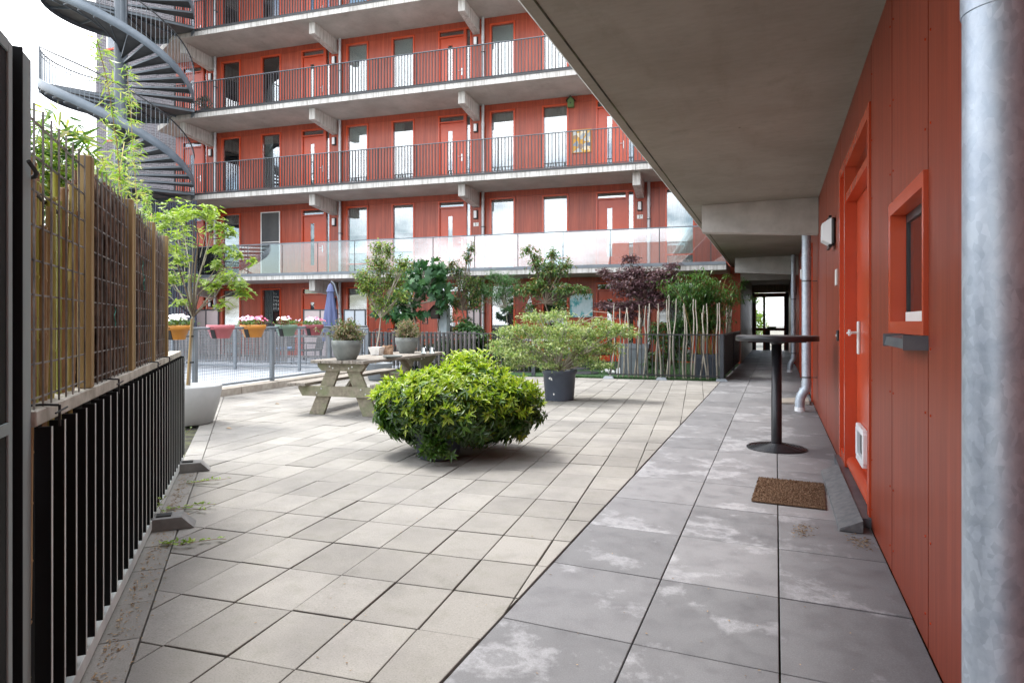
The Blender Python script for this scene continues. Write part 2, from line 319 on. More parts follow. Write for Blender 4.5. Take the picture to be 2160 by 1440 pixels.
# ---------------------------------------------------------------- mesh building
class MB:
    def __init__(s): s.v = []; s.f = []; s.m = []; s.sm = []; s.mats = []
    def mi(s, mat):
        if mat not in s.mats: s.mats.append(mat)
        return s.mats.index(mat)
    def add(s, vs, fs, mat, smooth=False):
        o = len(s.v); s.v += [tuple(v) for v in vs]; k = s.mi(mat)
        for f in fs: s.f.append([i+o for i in f]); s.m.append(k); s.sm.append(smooth)
    def box(s, x0, x1, y0, y1, z0, z1, mat, b=0):
        if b:
            bm = bmesh.new(); bmesh.ops.create_cube(bm, size=1)
            for v in bm.verts: v.co = ((x0+x1)/2+v.co.x*(x1-x0), (y0+y1)/2+v.co.y*(y1-y0), (z0+z1)/2+v.co.z*(z1-z0))
            bmesh.ops.bevel(bm, geom=bm.edges[:], offset=b, segments=1, affect='EDGES')
            s.addbm(bm, mat); return s
        s.add([(x0, y0, z0), (x1, y0, z0), (x1, y1, z0), (x0, y1, z0), (x0, y0, z1), (x1, y0, z1), (x1, y1, z1), (x0, y1, z1)],
              [(0, 3, 2, 1), (4, 5, 6, 7), (0, 1, 5, 4), (1, 2, 6, 5), (2, 3, 7, 6), (3, 0, 4, 7)], mat); return s
    def addbm(s, bm, mat, smooth=False, mx=None):
        if mx: bmesh.ops.transform(bm, matrix=mx, verts=bm.verts[:])
        bm.verts.index_update(); s.add([v.co[:] for v in bm.verts], [[v.index for v in f.verts] for f in bm.faces], mat, smooth); bm.free()
    def bar(s, a, b, w, h, mat, up=(0, 0, 1)):
        a = Vector(a); b = Vector(b); d = (b-a).normalized(); u = Vector(up)
        if abs(d.dot(u)) > .98: u = Vector((1, 0, 0))
        x = d.cross(u).normalized(); y = x.cross(d)
        vs = []
        for p in (a, b):
            for i, j in ((-1, -1), (1, -1), (1, 1), (-1, 1)): vs.append(p+x*(i*w/2)+y*(j*h/2))
        s.add(vs, [(0, 1, 2, 3), (7, 6, 5, 4), (0, 4, 5, 1), (1, 5, 6, 2), (2, 6, 7, 3), (3, 7, 4, 0)], mat); return s
    def tube(s, pts, r, mat, n=8, caps=True, smooth=True):
        pts = [Vector(p) for p in pts]; k = len(pts)
        rs = r if isinstance(r, (list, tuple)) else [r]*k
        t0 = (pts[1]-pts[0]).normalized(); ref = Vector((0, 0, 1)) if abs(t0.z) < .9 else Vector((1, 0, 0))
        x = t0.cross(ref).normalized(); vs = []
        for i, p in enumerate(pts):
            t = (pts[min(i+1, k-1)]-pts[max(i-1, 0)]).normalized()
            x = (x-t*x.dot(t)).normalized(); y = t.cross(x)
            for j in range(n):
                a = 2*math.pi*j/n; vs.append(p+(x*math.cos(a)+y*math.sin(a))*rs[i])
        fs = [(i*n+j, i*n+(j+1) % n, (i+1)*n+(j+1) % n, (i+1)*n+j) for i in range(k-1) for j in range(n)]
        s.add(vs, fs, mat, smooth)
        if caps: s.add(vs[:n], [tuple(range(n-1, -1, -1))], mat); s.add(vs[-n:], [tuple(range(n))], mat)
        return s
    def lathe(s, prof, mat, n=32, c=(0, 0, 0), smooth=True, sx=1, sy=1):
        vs = []; k = len(prof)
        for r, z in prof:
            for j in range(n):
                a = 2*math.pi*j/n; vs.append((c[0]+r*math.cos(a)*sx, c[1]+r*math.sin(a)*sy, c[2]+z))
        fs = [(i*n+j, i*n+(j+1) % n, (i+1)*n+(j+1) % n, (i+1)*n+j) for i in range(k-1) for j in range(n)]
        s.add(vs, fs, mat, smooth)
        if prof[0][0] > 0: s.add(vs[:n], [tuple(range(n-1, -1, -1))], mat)
        if prof[-1][0] > 0: s.add(vs[-n:], [tuple(range(n))], mat)
        return s
    def prism(s, poly, z0, z1, mat):
        n = len(poly)
        vs = [(x, y, z0) for x, y in poly]+[(x, y, z1) for x, y in poly]
        s.add(vs, [tuple(range(n-1, -1, -1)), tuple(range(n, 2*n))]+[(i, (i+1) % n, n+(i+1) % n, n+i) for i in range(n)], mat); return s
    def mesh(s, name):
        me = bpy.data.meshes.new(name); me.from_pydata(s.v, [], s.f)
        for m in s.mats: me.materials.append(M[m])
        me.polygons.foreach_set('material_index', s.m); me.polygons.foreach_set('use_smooth', s.sm)
        me.update(); return me
    def build(s, name, parent=None, loc=None, rz=0):
        return link(name, s.mesh(name), parent, loc, rz)
def link(name, me, parent=None, loc=None, rz=0):
    o = bpy.data.objects.new(name, me); COL.objects.link(o)
    if parent: o.parent = parent
    if loc is not None: o.location = loc
    o.rotation_euler = (0, 0, rz); return o
def tag(o, label, cat, group=None):
    o['label'] = label; o['category'] = cat
    if group: o['group'] = group
    return o
def struct(o, kind='structure'): o['kind'] = kind; return o
def thing(name, label, cat, loc=(0, 0, 0), rz=0, group=None):
    o = bpy.data.objects.new(name, None); COL.objects.link(o); o.empty_display_size = .1
    o.location = loc; o.rotation_euler = (0, 0, rz); return tag(o, label, cat, group)
def text_mesh(txt, size, mat, depth=.002):
    c = bpy.data.curves.new('t', 'FONT'); c.body = txt; c.size = size; c.extrude = depth; c.align_x = 'CENTER'; c.align_y = 'CENTER'
    o = bpy.data.objects.new('t', c); COL.objects.link(o)
    bpy.context.view_layer.update()
    me = bpy.data.meshes.new_from_object(o.evaluated_get(bpy.context.evaluated_depsgraph_get()))
    bpy.data.objects.remove(o); bpy.data.curves.remove(c); me.materials.clear(); me.materials.append(M[mat]); return me

# ---- leaves, vectorised
def T_lance(w=.28, fold=.12, droop=.18):
    v = [(0, 0, 0), (-w*.42, .22, fold*w), (w*.42, .22, fold*w), (-w*.5, .48, fold*w), (w*.5, .48, fold*w), (-w*.27, .78, fold*w*.6), (w*.27, .78, fold*w*.6), (0, 1, 0), (0, .25, 0), (0, .5, 0), (0, .78, 0)]
    v = [(x, y, z-droop*y*y) for x, y, z in v]
    f = [(0, 8, 1), (0, 2, 8), (1, 8, 9, 3), (8, 2, 4, 9), (3, 9, 10, 5), (9, 4, 6, 10), (5, 10, 7), (10, 6, 7)]
    return np.array(v, float), f
def T_blade(w=.1, droop=.35):
    v = [(0, 0, 0), (-w*.5, .3, -.3*.3*droop), (w*.5, .3, -.3*.3*droop), (-w*.4, .65, -.42*droop), (w*.4, .65, -.42*droop), (0, 1, -droop)]
    return np.array(v, float), [(0, 2, 1), (1, 2, 4, 3), (3, 4, 5)]
def T_star(n=5, inner=.4, spread=2.3, wob=.9, droop=.15):
    pts = [(0, 0)]
    cen = (0, .38)
    out = []
    for k in range(n):
        a = -spread/1+2*spread*k/(n-1); L = .62*(1-.35*abs(a)/spread)
        if k: am = a-spread/(n-1); out.append((cen[0]+math.sin(am)*L*inner, cen[1]+math.cos(am)*L*inner))
        out.append((cen[0]+math.sin(a)*L, cen[1]+math.cos(a)*L))
    v = [(cen[0], cen[1], 0), (0, 0, 0)]+[(x, y, -droop*(x*x+(y-.38)**2)*2) for x, y in out]
    f = [(0, i+1, i) for i in range(2, len(v)-1)]+[(0, 2, 1), (0, 1, len(v)-1)]
    return np.array(v, float), f
def T_fig():
    pts = [(0, 0), (.2, -.03), (.5, .15), (.42, .35), (.3, .38), (.52, .62), (.42, .8), (.18, .62), (.12, .95), (0, 1.05)]
    out = pts+[(-x, y) for x, y in reversed(pts[1:-1])]
    v = [(0, .4, .05)]+[(x, y, -.1*(x*x+(y-.4)**2)) for x, y in out]
    f = [(0, i, i+1) for i in range(1, len(v)-1)]+[(0, len(v)-1, 1)]
    return np.array(v, float), f
class Leaves:
    def __init__(s): s.g = {}
    def add(s, p, d, nrm, L, W, key):
        s.g.setdefault(key, []).append((*p, *d, *nrm, L, W))
    def build(s, name, temps, parent=None, loc=None):
        V = []; F = []; MI = []; off = 0; mats = []
        for key, rows in s.g.items():
            tn, mat = key; tv, tf = temps[tn]
            if mat not in mats: mats.append(mat)
            A = np.array(rows); P = A[:, 0:3]; D = A[:, 3:6]; N = A[:, 6:9]; L = A[:, 9:10]; W = A[:, 10:11]
            D = D/np.linalg.norm(D, axis=1, keepdims=True); S = np.cross(D, N); S /= (np.linalg.norm(S, axis=1, keepdims=True)+1e-9); U = np.cross(S, D)
            vv = P[:, None]+(L*1)[:, None]*tv[None, :, 1:2]*D[:, None]+(W)[:, None]*tv[None, :, 0:1]*S[:, None]+L[:, None]*tv[None, :, 2:3]*U[:, None]
            n = len(rows); k = len(tv); V.append(vv.reshape(-1, 3))
            for f in tf:
                idx = (np.arange(n)*k+off)[:, None]+np.array(f)[None]
                F.append((idx, mats.index(mat)))
            off += n*k
        V = np.concatenate(V); me = bpy.data.meshes.new(name)
        me.vertices.add(len(V)); me.vertices.foreach_set('co', V.ravel())
        loops = np.concatenate([f.ravel() for f, _ in F]); sizes = np.concatenate([np.full(len(f), f.shape[1]) for f, _ in F])
        mi = np.concatenate([np.full(len(f), k) for f, k in F])
        me.loops.add(len(loops)); me.loops.foreach_set('vertex_index', loops.astype(np.int32))
        me.polygons.add(len(sizes)); st = np.concatenate([[0], np.cumsum(sizes)[:-1]])
        me.polygons.foreach_set('loop_start', st.astype(np.int32)); me.polygons.foreach_set('loop_total', sizes.astype(np.int32))
        me.polygons.foreach_set('material_index', mi.astype(np.int32))
        for m in mats: me.materials.append(M[m])
        me.update(calc_edges=True); me.validate()
        return link(name, me, parent, loc)
TEMPS = {'lance': T_lance(1, .12, .18), 'lance_flat': T_lance(1, .1, .05), 'blade': T_blade(1, .3), 'star': T_star(), 'lace': T_star(7, .28, 2.4), 'fig': T_fig(),
         'petal': T_star(5, .72, 2.6, droop=.3), 'needle': T_blade(1, .05)}
def rdir(rng):
    z = rng.uniform(-1, 1); a = rng.uniform(0, 6.283); r = math.sqrt(1-z*z); return Vector((r*math.cos(a), r*math.sin(a), z))

def crown(parent, blobs, rng, twigs, per, L, W, temp, mats, twig_len=.25, up=.3, shell=.5, root=None, bark='bark', limb_r=.012, limbs=26, spread=.9, flat=False, hang=0, name='crown', nup=.8, pair=False):
    """blobs: (centre, (rx,ry,rz), weight). Leaves sit along short twigs that point out of each blob."""
    lv = Leaves(); br = MB(); tot = sum(b[2] for b in blobs); bases = []
    for c, r, wt in blobs:
        c = Vector(c); k = max(1, int(twigs*wt/tot))
        for _ in range(k):
            d = rdir(rng); q = rng.uniform(shell, 1.0)**.7
            p = c+Vector((d.x*r[0], d.y*r[1], d.z*r[2]))*q*rng.uniform(.85, 1.12)
            t = Vector((d.x, d.y, d.z*(.3 if flat else 1)))+Vector((0, 0, up))+rdir(rng)*.45; t.normalize()
            bases.append((p, c, t))
            tl = twig_len*rng.uniform(.6, 1.3)
            for j in range(per):
                q2 = (j+.5)/per; pp = p+t*(tl*(q2-.5))+Vector((0, 0, -hang*q2*q2*tl))
                a = rdir(rng); side = (a-t*a.dot(t)).normalized()
                dd = t*(1-spread*.6)+side*spread; dd.z -= hang
                nn = Vector((0, 0, nup))+rdir(rng)*(1-nup*.6)
                s = rng.uniform(.65, 1.2)
                mat = mats[min(len(mats)-1, int(rng.random()*len(mats)))]
                lv.add(pp, dd, nn, L*s, W*s, (temp, mat))
    ob = lv.build(name, TEMPS, parent)
    if root is not None:
        root = Vector(root); rng.shuffle(bases)
        for p, c, t in bases[:limbs]:
            m1 = root.lerp(c, .45)+rdir(rng)*.06; m2 = c.lerp(p, .35)+rdir(rng)*.04
            br.tube([root, m1, m2, p], [limb_r, limb_r*.75, limb_r*.5, limb_r*.22], bark, n=5)
        br.build('branches', parent)
    return ob
def trunk(parent, pts, rs, bark='bark', name='trunk'):
    return MB().tube(pts, rs, bark, n=8).build(name, parent)

# ================================================================ GROUND AND PAVING
DE, DW = 18.4, 20.15          # gallery edge and wall plane of the back building
FL = [0, 2.92, 5.87, 8.82, 11.77, 14.72]
g = MB(); g.add([(-300, -300, -.09), (300, -300, -.09), (300, 300, -.09), (-300, 300, -.09)], [(0, 1, 2, 3)], 'ground_soil')
struct(g.build('ground'))
bed = MB(); bed.add([(x, y, -.03) for x, y in ((-22, -8), (3, -8), (3, 31.2), (-22, 31.2))], [(0, 1, 2, 3)], 'joint_dirt')
struct(bed.build('paving_bed'))

def clip(poly, planes):
    for (a, b, c) in planes:            # keep a*x+b*y<=c
        out = []
        for i in range(len(poly)):
            p, q = poly[i], poly[(i+1) % len(poly)]
            dp = a*p[0]+b*p[1]-c; dq = a*q[0]+b*q[1]-c
            if dp <= 0: out.append(p)
            if dp*dq < 0:
                t = dp/(dp-dq); out.append((p[0]+t*(q[0]-p[0]), p[1]+t*(q[1]-p[1])))
        poly = out
        if len(poly) < 3: return []
    return poly
def inset(poly, g):
    ar = sum(poly[i][0]*poly[(i+1) % len(poly)][1]-poly[(i+1) % len(poly)][0]*poly[i][1] for i in range(len(poly)))/2
    if abs(ar) < .0012: return []
    if ar < 0: poly = poly[::-1]
    pl = []
    for i in range(len(poly)):
        p, q = poly[i], poly[(i+1) % len(poly)]; L = math.hypot(q[0]-p[0], q[1]-p[1])
        if L < 1e-4: continue
        nx, ny = (q[1]-p[1])/L, -(q[0]-p[0])/L
        pl.append((nx, ny, nx*p[0]+ny*p[1]-g))
    return clip(poly, pl)
def tile(mb, poly, rng, mat, gap=.0035, dz=.0022, tilt=.0016):
    poly = inset(poly, gap)
    if len(poly) < 3: return
    cx = sum(p[0] for p in poly)/len(poly); cy = sum(p[1] for p in poly)/len(poly)
    z = rng.gauss(0, dz*.5); tx, ty = rng.gauss(0, tilt), rng.gauss(0, tilt)
    inn = inset(poly, .0022)
    H = lambda p: z+tx*(p[0]-cx)/.2*.5+ty*(p[1]-cy)/.2*.5
    if len(inn) == len(poly):
        n = len(poly)
        mb.add([(x, y, H((x, y))) for x, y in inn]+[(x, y, H((x, y))-.002) for x, y in poly]+[(x, y, -.045) for x, y in poly],
               [tuple(range(n))]+[(n+i, n+(i+1) % n, (i+1) % n, i) for i in range(n)]+[(2*n+i, 2*n+(i+1) % n, n+(i+1) % n, n+i) for i in range(n)], mat)
    else:
        n = len(poly)
        mb.add([(x, y, H((x, y))) for x, y in poly]+[(x, y, -.045) for x, y in poly], [tuple(range(n))]+[(n+i, n+(i+1) % n, (i+1) % n, i) for i in range(n)], mat)

# fence line of the foreground (camera frame direction 22.8 deg left of the view axis)
FA = RT*(-1.523)+FW*2.171; FB = RT*(-2.953)+FW*5.58
FD = (FB-FA).normalized(); FNrm = Vector((FD.y, -FD.x, 0))       # towards the courtyard
rng = random.Random(5)
XB = -1.07
def world2(s, n): v = FS(s, n); return (v.x, v.y)
pl_right = (1, 0, XB-.004)
bo = FNrm.dot(FA)+.165
pl_left = (-FNrm.x, -FNrm.y, -bo)
pl_top = (NX.x, NX.y, 14.0)
pl_kerb = (-SX.x, -SX.y, 7.68)
mb = MB()
for i in range(-40, 30):
    for j in range(-20, 60):
        s0 = -2.286+.2979*i; n0 = 3.518-.3934*(j-28)
        if n0 > 14.5 or n0 < -6.5 or s0 < -8.3 or s0 > 1.6: continue
        jx = rng.gauss(0, .0012); jy = rng.gauss(0, .0012)
        q = [world2(s0+a+jx, n0+b+jy) for a, b in ((0, 0), (.2979, 0), (.2979, .3934), (0, .3934))]
        p = clip(q, [pl_right, pl_left, pl_top, pl_kerb])
        if len(p) > 2: tile(mb, p, rng, 'courtyard_tile', gap=.0035 if rng.random() > .2 else .0045)
# border row along the fence
t = -6.0
while t < 9.0:
    L = .36+rng.uniform(-.03, .05); a = FA+FD*t; b = FA+FD*(t+L)
    tile(mb, [(a.x, a.y), (b.x, b.y), (b.x+FNrm.x*.166, b.y+FNrm.y*.166), (a.x+FNrm.x*.166, a.y+FNrm.y*.166)], rng, 'courtyard_tile')
    t += L
struct(mb.build('courtyard_paving'))
mb = MB(); xs = [XB+.002, -.515, .014, WX]
for k in range(-12, 43):
    y0 = 2.43+.667*k
    for c in range(3):
        if y0 > 30.6: continue
        x0, x1 = xs[c], xs[c+1]
        if y0 > 20.1: x0 = max(x0, -.98)
        tile(mb, [(x0, y0), (x1, y0), (x1, y0+.667), (x0, y0+.667)], rng, 'walkway_slab', gap=.003 if c != 2 else .004, dz=.002, tilt=.0008)
struct(mb.build('walkway_paving'))
tf = MB(); a = [FS(-7.6, 14.02), FS(1.55, 14.02), FS(1.1, DW), FS(-7.6, DW)]
XR = -1.07
pts = [(a[0].x, a[0].y), (XR, a[1].y-.06), (-1.0, 20.1), (a[3].x, a[3].y)]
tf.prism(pts, -.03, .012, 'turf'); struct(tf.build('turf'))
tb = random.Random(3); blades = Leaves()
for _ in range(5200):
    p = FS(tb.uniform(-3.0, .45), 14.02+abs(tb.gauss(0, .12)) if tb.random() < .7 else tb.uniform(14, 19), .01)
    blades.add(p, Vector((tb.gauss(0, .4), tb.gauss(0, .4), 1)), rdir(tb), tb.uniform(.015, .035), .006, ('needle', 'leaf_dark'))
struct(blades.build('turf_blades', TEMPS), 'stuff')
rd = MB(); q = [FS(-22, 5.5), FS(-7.95, 5.5), FS(-7.95, 20.15), FS(-22, 20.15)]
rd.add([(v.x, v.y, -.012) for v in q], [(0, 1, 2, 3)], 'gravel_roof'); struct(rd.build('gravel_deck'))

# ================================================================ BACK BUILDING WITH GALLERIES
bb = thing('gallery_building', 'red panelled apartment block with stacked access galleries across the back of the courtyard', 'building', FS(0, DW), FROT)
RE = 1.25                      # right end of the wall on local x
SLE = -1.27                    # slab end (walkway slab takes over), world X
doorS = [-3.14-5.5*k for k in range(4)]
LEFT = -19.95
def opens():
    o = []
    for k, ds in enumerate(doorS):
        o.append(('door', ds, ds+1.24))
        if k == 0: o.append(('window', ds+2.17, ds+3.07))
        else: o.append(('window', ds+1.89, ds+2.79)); o.append(('window', ds+3.71, ds+4.61))
    return sorted(o, key=lambda q: q[1])
OP = opens()
OH = 2.54
c = MB()
x = LEFT
segs = []
for kind, a, b in OP:
    segs.append((x, a)); x = b
segs.append((x, RE))
for a, b in segs:
    L = b-a; n = 2 if L > 1.0 else 1
    if a in [q[2] for q in OP if q[0] == 'door']: cuts = [a, a+.22, b-.17 if b-a > .5 else b, b]
    else: cuts = [a+L*i/n for i in range(n+1)]
    for i in range(len(cuts)-1):
        if cuts[i+1]-cuts[i] > .03: c.box(cuts[i]+.003, cuts[i+1]-.003, -.02, .0, 0.0, OH+.01, 'red_panel')
    c.box(a, b, .002, .03, 0, OH, 'dark_interior')
cu = [LEFT]+[v for kind, a, b in OP for v in (a, b)]+[RE]
for i in range(len(cu)-1):
    if cu[i+1]-cu[i] > .02: c.box(cu[i]+.003, cu[i+1]-.003, -.02, 0, OH+.016, 2.95, 'red_panel')
    if cu[i+1]-cu[i] > .02: c.box(cu[i], cu[i+1], .002, .03, OH+.01, 2.95, 'dark_interior')
cl = c.mesh('cladding')
# shared door and window pieces, local origin at the opening's lower left
def frame_mb(w, h, bars=(), t=.06, mat='red_paint', d0=-.045, d1=.07):
    f = MB(); f.box(0, t, d0, d1, 0, h, mat); f.box(w-t, w, d0, d1, 0, h, mat); f.box(t, w-t, d0, d1, h-t, h, mat); f.box(t, w-t, d0, d1, 0, .05, mat)
    for z in bars: f.box(t, w-t, d0+.008, d1-.004, z, z+.05, mat)
    return f
wf = frame_mb(.9, OH, (.42,)).mesh('window_frame')
f2 = frame_mb(1.01, OH, (2.27,)); f2.box(1.01, 1.05, -.04, .07, 0, OH, 'red_paint'); f2.box(1.19, 1.24, -.04, .07, 0, OH, 'red_paint'); f2.box(1.05, 1.19, -.04, .07, OH-.06, OH, 'red_paint'); f2.box(1.05, 1.19, -.04, .07, 0, .06, 'red_paint')
df = f2.mesh('door_frame')
lf = MB(); gx0, gx1, gz0, gz1 = .36, .52, .45, 2.0
lf.box(.065, gx0, .012, .05, .055, 2.262, 'red_paint'); lf.box(gx1, .945, .012, .05, .055, 2.262, 'red_paint')
lf.box(gx0, gx1, .012, .05, gz1, 2.262, 'red_paint'); lf.box(gx0, gx1, .012, .05, .055, gz0, 'red_paint')
lfm = lf.mesh('door_leaf')
dg = MB(); dg.box(gx0, gx1, .024, .03, gz0, gz1, 'window_glass'); dg.box(.065, .945, .024, .03, 2.325, 2.475, 'window_glass'); dg.box(1.052, 1.188, .024, .03, .07, 2.47, 'window_glass'); dgm = dg.mesh('door_glass')
hn = MB(); hn.box(.855, .89, -.002, .011, .93, 1.17, 'brushed_alu'); hn.tube([(.872, .0, 1.08), (.872, -.055, 1.08), (.77, -.055, 1.08)], .010, 'brushed_alu', n=6); hnm = hn.mesh('handle')
wg = MB(); wg.box(.062, .838, .03, .036, .475, OH-.065, 'window_glass'); wg.box(.062, .838, .03, .036, .055, .415, 'window_glass'); wgm = wg.mesh('pane')
def curtain_mesh(x0, x1, z0, z1, seed, y=.16, mat='curtain', wave=.025, k=14):
    r = random.Random(seed); m = MB(); N = 40; row = []
    ph = r.uniform(0, 6)
    for i in range(N+1):
        x = x0+(x1-x0)*i/N; row.append((x, y+wave*math.sin(i/N*k*6.28/2+ph)+wave*.4*math.sin(i*1.7+ph)))
    vs = [(x, yy, z1) for x, yy in row]+[(x+.01*math.sin(i), yy*1.02, z0) for i, (x, yy) in enumerate(row)]
    m.add(vs, [(i, i+1, N+2+i, N+1+i) for i in range(N)], mat, True); return m.mesh('curtain')
cur_full = curtain_mesh(.05, .85, .05, 2.48, 1); cur_side = curtain_mesh(.05, .42, .05, 2.48, 2); cur_top = curtain_mesh(.05, .85, 1.5, 2.48, 4, k=20)
bl = MB(); bl.box(.06, .84, .10, .108, .8, 2.48, 'blind'); bl_m = bl.mesh('blind')
bl = MB(); bl.box(.06, .84, .10, .108, 1.9, 2.48, 'blind'); bl_s = bl.mesh('blind')
lou = MB()
for i in range(34): lou.bar((.07, .09, .15+i*.066), (.83, .09, .15+i*.066), .05, .012, 'white_paint')
lou_m = lou.mesh('louvre_blind')
scr = MB(); [scr.box(*v, 'white_paint') for v in ((.02, .06, -.07, -.045, .0, OH-.03), (.84, .88, -.07, -.045, 0, OH-.03), (.06, .84, -.07, -.045, OH-.07, OH-.03), (.06, .84, -.07, -.045, 1.35, 1.38))]
scr.box(.06, .84, -.058, -.052, 0, OH-.07, 'dark_interior'); scr_m = scr.mesh('insect_screen')
decor = {(1, 0): cur_side, (1, 1): bl_s, (1, 2): cur_top, (1, 3): cur_top, (1, 4): cur_top, (1, 5): bl_s, (1, 6): cur_full,
         (2, 0): cur_full, (2, 1): cur_side, (2, 2): bl_s, (2, 3): cur_side, (2, 4): cur_full, (2, 5): cur_full, (2, 6): cur_side,
         (3, 0): bl_s, (3, 1): cur_side, (3, 2): bl_m, (3, 3): bl_m, (3, 4): bl_m, (3, 5): cur_full, (3, 6): bl_m,
         (0, 0): bl_s, (0, 1): cur_side, (0, 2): bl_s, (0, 3): bl_s, (0, 4): lou_m, (0, 5): None, (0, 6): cur_full,
         (4, 0): bl_m, (4, 1): cur_side, (4, 2): bl_m, (4, 3): bl_m, (4, 4): bl_m, (4, 5): bl_s, (4, 6): bl_m}
for lv in range(5):
    z = FL[lv]
    link('cladding', cl, bb, (0, 0, z))
    wi = 0
    for kind, a, b in OP:
        if kind == 'door':
            p = link('door', df, bb, (a, 0, z)); link('door_leaf', lfm, p); link('door_glass', dgm, p); link('handle', hnm, p)
        else:
            p = link('window', wf, bb, (a, 0, z)); link('pane', wgm, p)
            d = decor.get((lv, wi))
            if d is not None: link({id(bl_m): 'blind', id(bl_s): 'blind', id(lou_m): 'louvre_blind'}.get(id(d), 'curtain'), d, p)
            if (lv, wi) == (1, 1): link('insect_screen', scr_m, p)
            wi += 1
# rooms behind, structure body and roof
b = MB(); b.box(LEFT, RE, .9, 9, 0, 15.0, 'dark_interior')
for lv in range(1, 6): b.box(LEFT, RE, .031, .899, FL[lv]-.2, FL[lv]-.003, 'concrete')
b.box(LEFT, LEFT+.03, .031, .899, 0, 14.5, 'concrete'); b.box(RE-.03, RE, .031, .899, 0, 14.5, 'concrete')
b.box(LEFT-.02, RE, -.05, 9.05, 15.003, 15.3, 'dark_metal')
b.build('building_body', bb)
# slabs with bevelled drip edge and joints at the beams
def slab_mesh(z0, z1):
    m = MB(); yE = DE-DW
    # right end follows the walkway slab edge: world x = SLE
    def xr(y): # local x where world x==SLE for local y
        return (SLE+0.003+ (math.sin(FROT))*(y+DW))/math.cos(FROT)
    cuts = [-18.35]+[-1.72-5.5*k for k in (3, 2, 1, 0)][1:]
    cuts = [-18.35, -12.70, -7.22, -1.72]
    for i in range(len(cuts)):
        a = cuts[i]+(.006 if i else 0); bq = cuts[i+1]-.006 if i+1 < len(cuts) else None
        if i == 0: poly = [(a, yE), (bq, yE), (bq, .0), (LEFT, .0), (LEFT, -.9)]
        elif bq is None: poly = [(a, yE), (xr(yE), yE), (xr(0), 0), (a, 0)]
        else: poly = [(a, yE), (bq, yE), (bq, 0), (a, 0)]
        n = len(poly)
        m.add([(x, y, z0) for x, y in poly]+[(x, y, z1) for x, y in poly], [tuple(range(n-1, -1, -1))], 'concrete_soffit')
        m.add([(x, y, z0) for x, y in poly]+[(x, y, z1) for x, y in poly], [tuple(range(n, 2*n))]+[(j, (j+1) % n, n+(j+1) % n, n+j) for j in range(n)], 'concrete_edge')
    return m.mesh('gallery_slab')
sm = slab_mesh(-.2, 0)
for lv in range(1, 6): link('gallery_slab', sm, bb, (0, 0, FL[lv]))
bmB = MB()
yB = 18.7-DW
bmB.add([(-.113, yB, 0), (.113, yB, 0), (.113, -.02, 0), (-.113, -.02, 0), (-.113, yB, -.38), (.113, yB, -.38), (.113, -.02, -.50), (-.113, -.02, -.50)],
        [(0, 1, 2, 3), (7, 6, 5, 4), (4, 5, 1, 0), (5, 6, 2, 1), (6, 7, 3, 2), (7, 4, 0, 3)], 'concrete_edge')
bme = bmB.mesh('beam')
beamS = [-1.72-5.5*k for k in range(4)]
for lv in range(1, 6):
    for s0 in beamS: link('beam', bme, bb, (s0, 0, FL[lv]-.202))
# steel balustrades
rl = MB(); yR = DE-DW+.035; x0 = -18.3; xe = -.0
xe = (SLE-.01+math.sin(FROT)*(DE+.035))/math.cos(FROT)
rl.box(x0, xe, yR-.03, yR+.03, 1.075, 1.09, 'rail_grey'); rl.box(x0, xe, yR-.02, yR+.02, .06, .072, 'dark_metal')
rl.box(x0, xe, yR-.055, yR-.045, -.03, .03, 'dark_metal')
k = 0; xx = x0
while xx < xe:
    rl.box(xx-.009, xx+.009, yR-.02, yR+.02, .073, 1.074, 'dark_metal')
    if k % 13 == 0: rl.box(xx-.025, xx-.012, yR-.03, yR+.03, -.05, 1.074, 'dark_metal')
    xx += .106; k += 1
rlm = rl.mesh('balustrade')
for lv in (2, 3, 4): link('balustrade', rlm, bb, (0, 0, FL[lv]))
gr = MB(); gr.box(x0, xe, yR-.03, yR+.02, 1.03, 1.06, 'rail_grey'); gr.box(x0, xe, yR-.05, yR+.03, -.06, .035, 'rail_grey')
js = [-5.27+1.408*k for k in range(-10, 5)]; js = [j for j in js if x0 < j < xe]
gr.build('glass_balustrade_frame', bb, (0, 0, FL[1]))
prev = x0
for j in js+[xe]:
    g1 = MB(); g1.box(prev+.006, j-.006, yR-.012, yR-.002, .036, 1.028, 'balustrade_glass')
    g1.build('glass_pane', bb, (0, 0, FL[1])); prev = j
    g1 = MB(); g1.box(j-.012, j+.012, yR-.016, yR-.0125, .036, 1.028, 'dark_metal'); g1.build('glass_joint', bb, (0, 0, FL[1]))

# dark brick wing continuing to the left, behind the spiral stair
tw = thing('brick_building', 'dark grey brick facade left of the red galleries, behind the spiral stair', 'building', FS(-22, DW), FROT)
k = MB(); k.box(-2.1, 22+LEFT-.003, 0, 8, 0, 15.1, 'dark_brick'); k.build('wall', tw)
for (px0, px1, py0, py1) in ((226, 248, 62, 108), (226, 245, 245, 300), (226, 245, 430, 470)):
    a = toF(PN(px0, py1, DW)); b2 = toF(PN(px1, py0, DW))
    f = MB(); W = b2[0]-a[0]; H = b2[2]-a[2]
    f.box(0, W, -.04, .0, 0, .08, 'red_paint'); f.box(0, .06, -.03, 0, .08, H, 'white_paint'); f.box(W-.06, W, -.03, 0, .08, H, 'white_paint'); f.box(.06, W-.06, -.03, 0, H-.06, H, 'white_paint')
    fo = f.build('window', tw, (a[0]+22, -.003, a[2])); gg = MB(); gg.box(.06, W-.06, -.015, -.005, .08, H-.06, 'window_glass'); gg.build('pane', fo)

